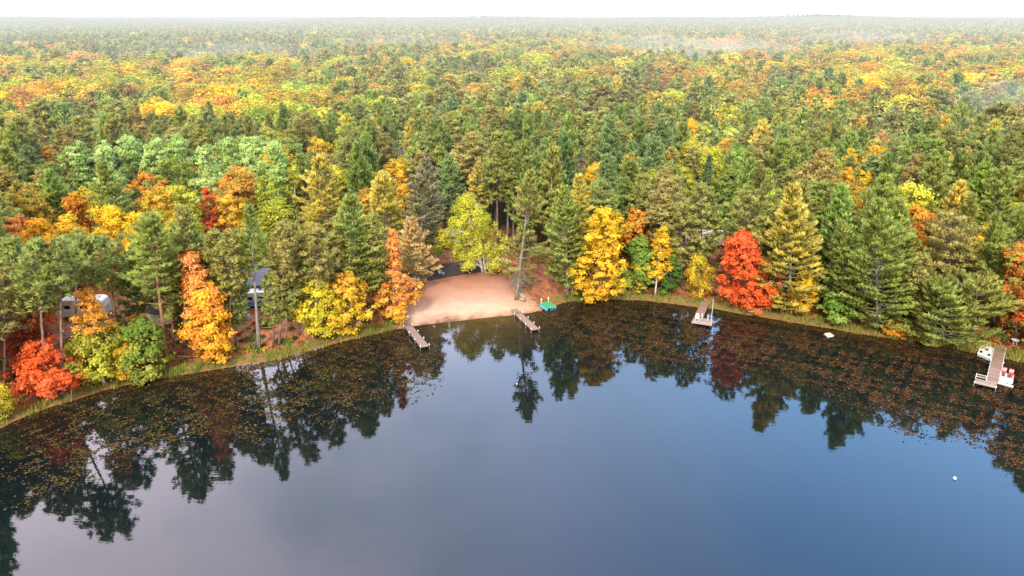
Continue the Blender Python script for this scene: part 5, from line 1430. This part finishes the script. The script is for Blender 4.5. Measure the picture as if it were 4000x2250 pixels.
# low bushes and leaf piles under the trees
cl = []
cc = []
x, y, dd = strip_points(2300, 2.0, 32)
px, py = to_px(np.stack([x, y, ground_z(x, y)], 1))
for i in range(len(x)):
    if 1000 < px[i] < 1430 and dd[i] < 26: continue
    if any((x[i] - p[0]) ** 2 + (y[i] - p[1] - 2) ** 2 < (q * .8) ** 2 for p, q in BUILD): continue
    s = rg.uniform(.4, 1.0); n = int(70 * s)
    v = unit(rg.normal(size=(n, 3))) * rg.uniform(.3, 1, (n, 1)) * s; v[:, 2] = np.abs(v[:, 2]) * rg.uniform(.5, 1.3)
    cl.append(leaves(v + np.array([x[i], y[i], float(ground_z(x[i], y[i]))]), v + rg.normal(0, .4, (n, 3)) + np.array([0, 0, .5]), rg.uniform(.12, .24, n), rg))
    base = np.array(T[str(rg.choice(['green', 'olv', 'rust', 'dred', 'amber', 'dgreen', 'dgreen', 'rust', 'green']))]) * rg.uniform(.4, .85)
    cc.append(base * rg.uniform(.7, 1.25, (n, 1)))
un = link(bpy.data.objects.new('undergrowth', soup('undergrowth', np.concatenate(cl), M['grass'], np.concatenate(cc))))
tag(un, kind='stuff')

x = rg.uniform(-80, 88, 16000); dd = rg.uniform(.4, 22, 16000) ** 1.0; y = shore_y(x) + dd / .93
lp = np.stack([x, y, ground_z(x, y) + .075], 1)
lc = np.array([T[k] for k in ('amber', 'gold', 'org', 'rust', 'yel', 'coral')])[rg.integers(0, 6, len(x))] * rg.uniform(.45, .9, (len(x), 1))
pxl, pyl = to_px(lp); thin = (pxl > 1000) & (pxl < 1400) & (rg.random(len(x)) < .8)
lp, lc = lp[~thin], lc[~thin]
lo_ = link(bpy.data.objects.new('fallen_leaves', soup('fallen_leaves', leaves(lp, np.array([0, 0, 1.0]) + rg.normal(0, .25, lp.shape), rg.uniform(.05, .12, len(lp)), rg), M['grass'], lc)))
tag(lo_, kind='stuff')
PADS = [([(0, 1080), (150, 1018), (420, 950), (680, 908), (930, 843), (1025, 826), (1075, 862), (1125, 905), (1120, 935), (1060, 985), (900, 1030), (700, 1090), (500, 1110), (300, 1165), (100, 1245), (0, 1300)], 34000),
        ([(1345, 790), (1400, 768), (1480, 755), (1700, 766), (1860, 790), (2100, 828), (2330, 862), (2470, 892), (2576, 915), (2700, 960), (2700, 1260), (2576, 1190), (2480, 1120), (2420, 1082), (2290, 1095), (2180, 1035), (2080, 975), (1950, 932), (1820, 915), (1680, 905), (1560, 885), (1460, 852), (1390, 838)], 76000)]
VV = []; CC = []
for poly, n in PADS:
    wp_ = [at_z(a, b_, 0)[:2] for a, b_ in poly]
    wx = [p[0] for p in wp_]; wy = [p[1] for p in wp_]
    xx = rg.uniform(min(wx), max(wx), n * 4); yy = rg.uniform(min(wy), max(wy), n * 4)
    dsh = (shore_y(xx) - yy) * .93
    # soft outer border: test a jittered point
    jx = xx + rg.normal(0, 1.3, len(xx)); jy = yy + rg.normal(0, 1.3, len(yy))
    pat = .5 + .28 * np.sin(xx * .55 + 1.7 * np.sin(yy * .43)) * np.cos(yy * .62 + np.sin(xx * .3)) + .25 * np.sin(xx * 1.3 + yy * 1.7 + 2 * np.sin(yy * .9)) + .18 * np.sin(xx * 3.1 - yy * 2.3)
    left = n < 40000
    pr = np.clip((pat - (.38 if left else .33)) * 1.9, 0.05, 1) * (.7 if not left else .6)
    pr = np.where(dsh < 2.0, np.maximum(pr, .8), pr)
    ok = inside(wp_, jx, jy) & (dsh > .25) & (rg.random(len(xx)) < pr)
    xx, yy, pat, dsh = xx[ok][:n], yy[ok][:n], pat[ok][:n], dsh[ok][:n]
    r_ = rg.uniform(.05, .14, len(xx)); an = rg.uniform(0, 6.28, len(xx)); tilt = rg.normal(0, .09, (len(xx), 2))
    th = an[:, None] + np.array([.25, 1.2, 2.2, 3.2, 4.2, 5.2, 6.03])[None]
    ex = np.cos(th) * r_[:, None]; ey = np.sin(th) * r_[:, None] * .85
    zz = .02 + np.abs(tilt[:, :1] * ex + tilt[:, 1:] * ey) + rg.uniform(0, .012, (len(xx), 1))
    VV.append(np.stack([ex + xx[:, None], ey + yy[:, None], zz], -1))
    pal = np.array([(.2, .17, .035), (.26, .15, .04), (.3, .1, .035), (.16, .1, .045), (.33, .25, .07), (.22, .06, .035)])
    wgt = [.36, .2, .14, .24, .06, 0] if left else [.1, .22, .3, .2, .06, .12]
    ci = rg.choice(6, len(xx), p=wgt)
    near = dsh < 2.5; ci = np.where(near & (rg.random(len(xx)) < .7), 1, ci)
    CC.append(pal[ci] * (.22 if left else .17) * rg.uniform(.35, 1.0, (len(xx), 1)) ** 2 * 2.6 * rg.uniform(.8, 1.2, (len(xx), 1)))
VV = np.concatenate(VV); CC = np.concatenate(CC)
po = link(bpy.data.objects.new('lily_pads', soup('lily_pads', VV, M['pads'], CC)))
tag(po, kind='stuff')

# drifting banks of mist over the woods
for k, (px, D, sx, sz, sg) in enumerate(((1760, 600, 95, 15, .02), (1590, 760, 90, 13, .013), (2090, 900, 130, 16, .012), (590, 560, 110, 12, .008), (1000, 800, 120, 12, .007), (2500, 235, 26, 9, .03), (1382, 158, 5, 8, .07))):
    xw = (px - 1288) / FPX * D
    mb = MB().ball((0, 0, 0), 1.0, 20, 12).obj('mist', mist_mat('mist_bank', sg, HZ, 2.2), None, smooth=True)
    mb.location = (xw, D, 22 if D > 200 else 17); mb.scale = (sx, sx * .55, sz)
    tag(mb, kind='stuff')

# ------------------------------------------------------------------ render settings
SC.view_settings.view_transform = 'Standard'; SC.view_settings.look = 'None'; SC.view_settings.exposure = 0; SC.view_settings.gamma = 1
SC.render.engine = 'CYCLES'
cy = SC.cycles
cy.max_bounces = 5; cy.diffuse_bounces = 3; cy.glossy_bounces = 2; cy.transmission_bounces = 3; cy.volume_bounces = 0; cy.transparent_max_bounces = 8
cy.use_denoising = True; cy.denoiser = 'OPENIMAGEDENOISE'; cy.denoising_input_passes = 'RGB_ALBEDO_NORMAL'; cy.denoising_prefilter = 'ACCURATE'
cy.volume_max_steps = 48
cy.sample_clamp_indirect = 4
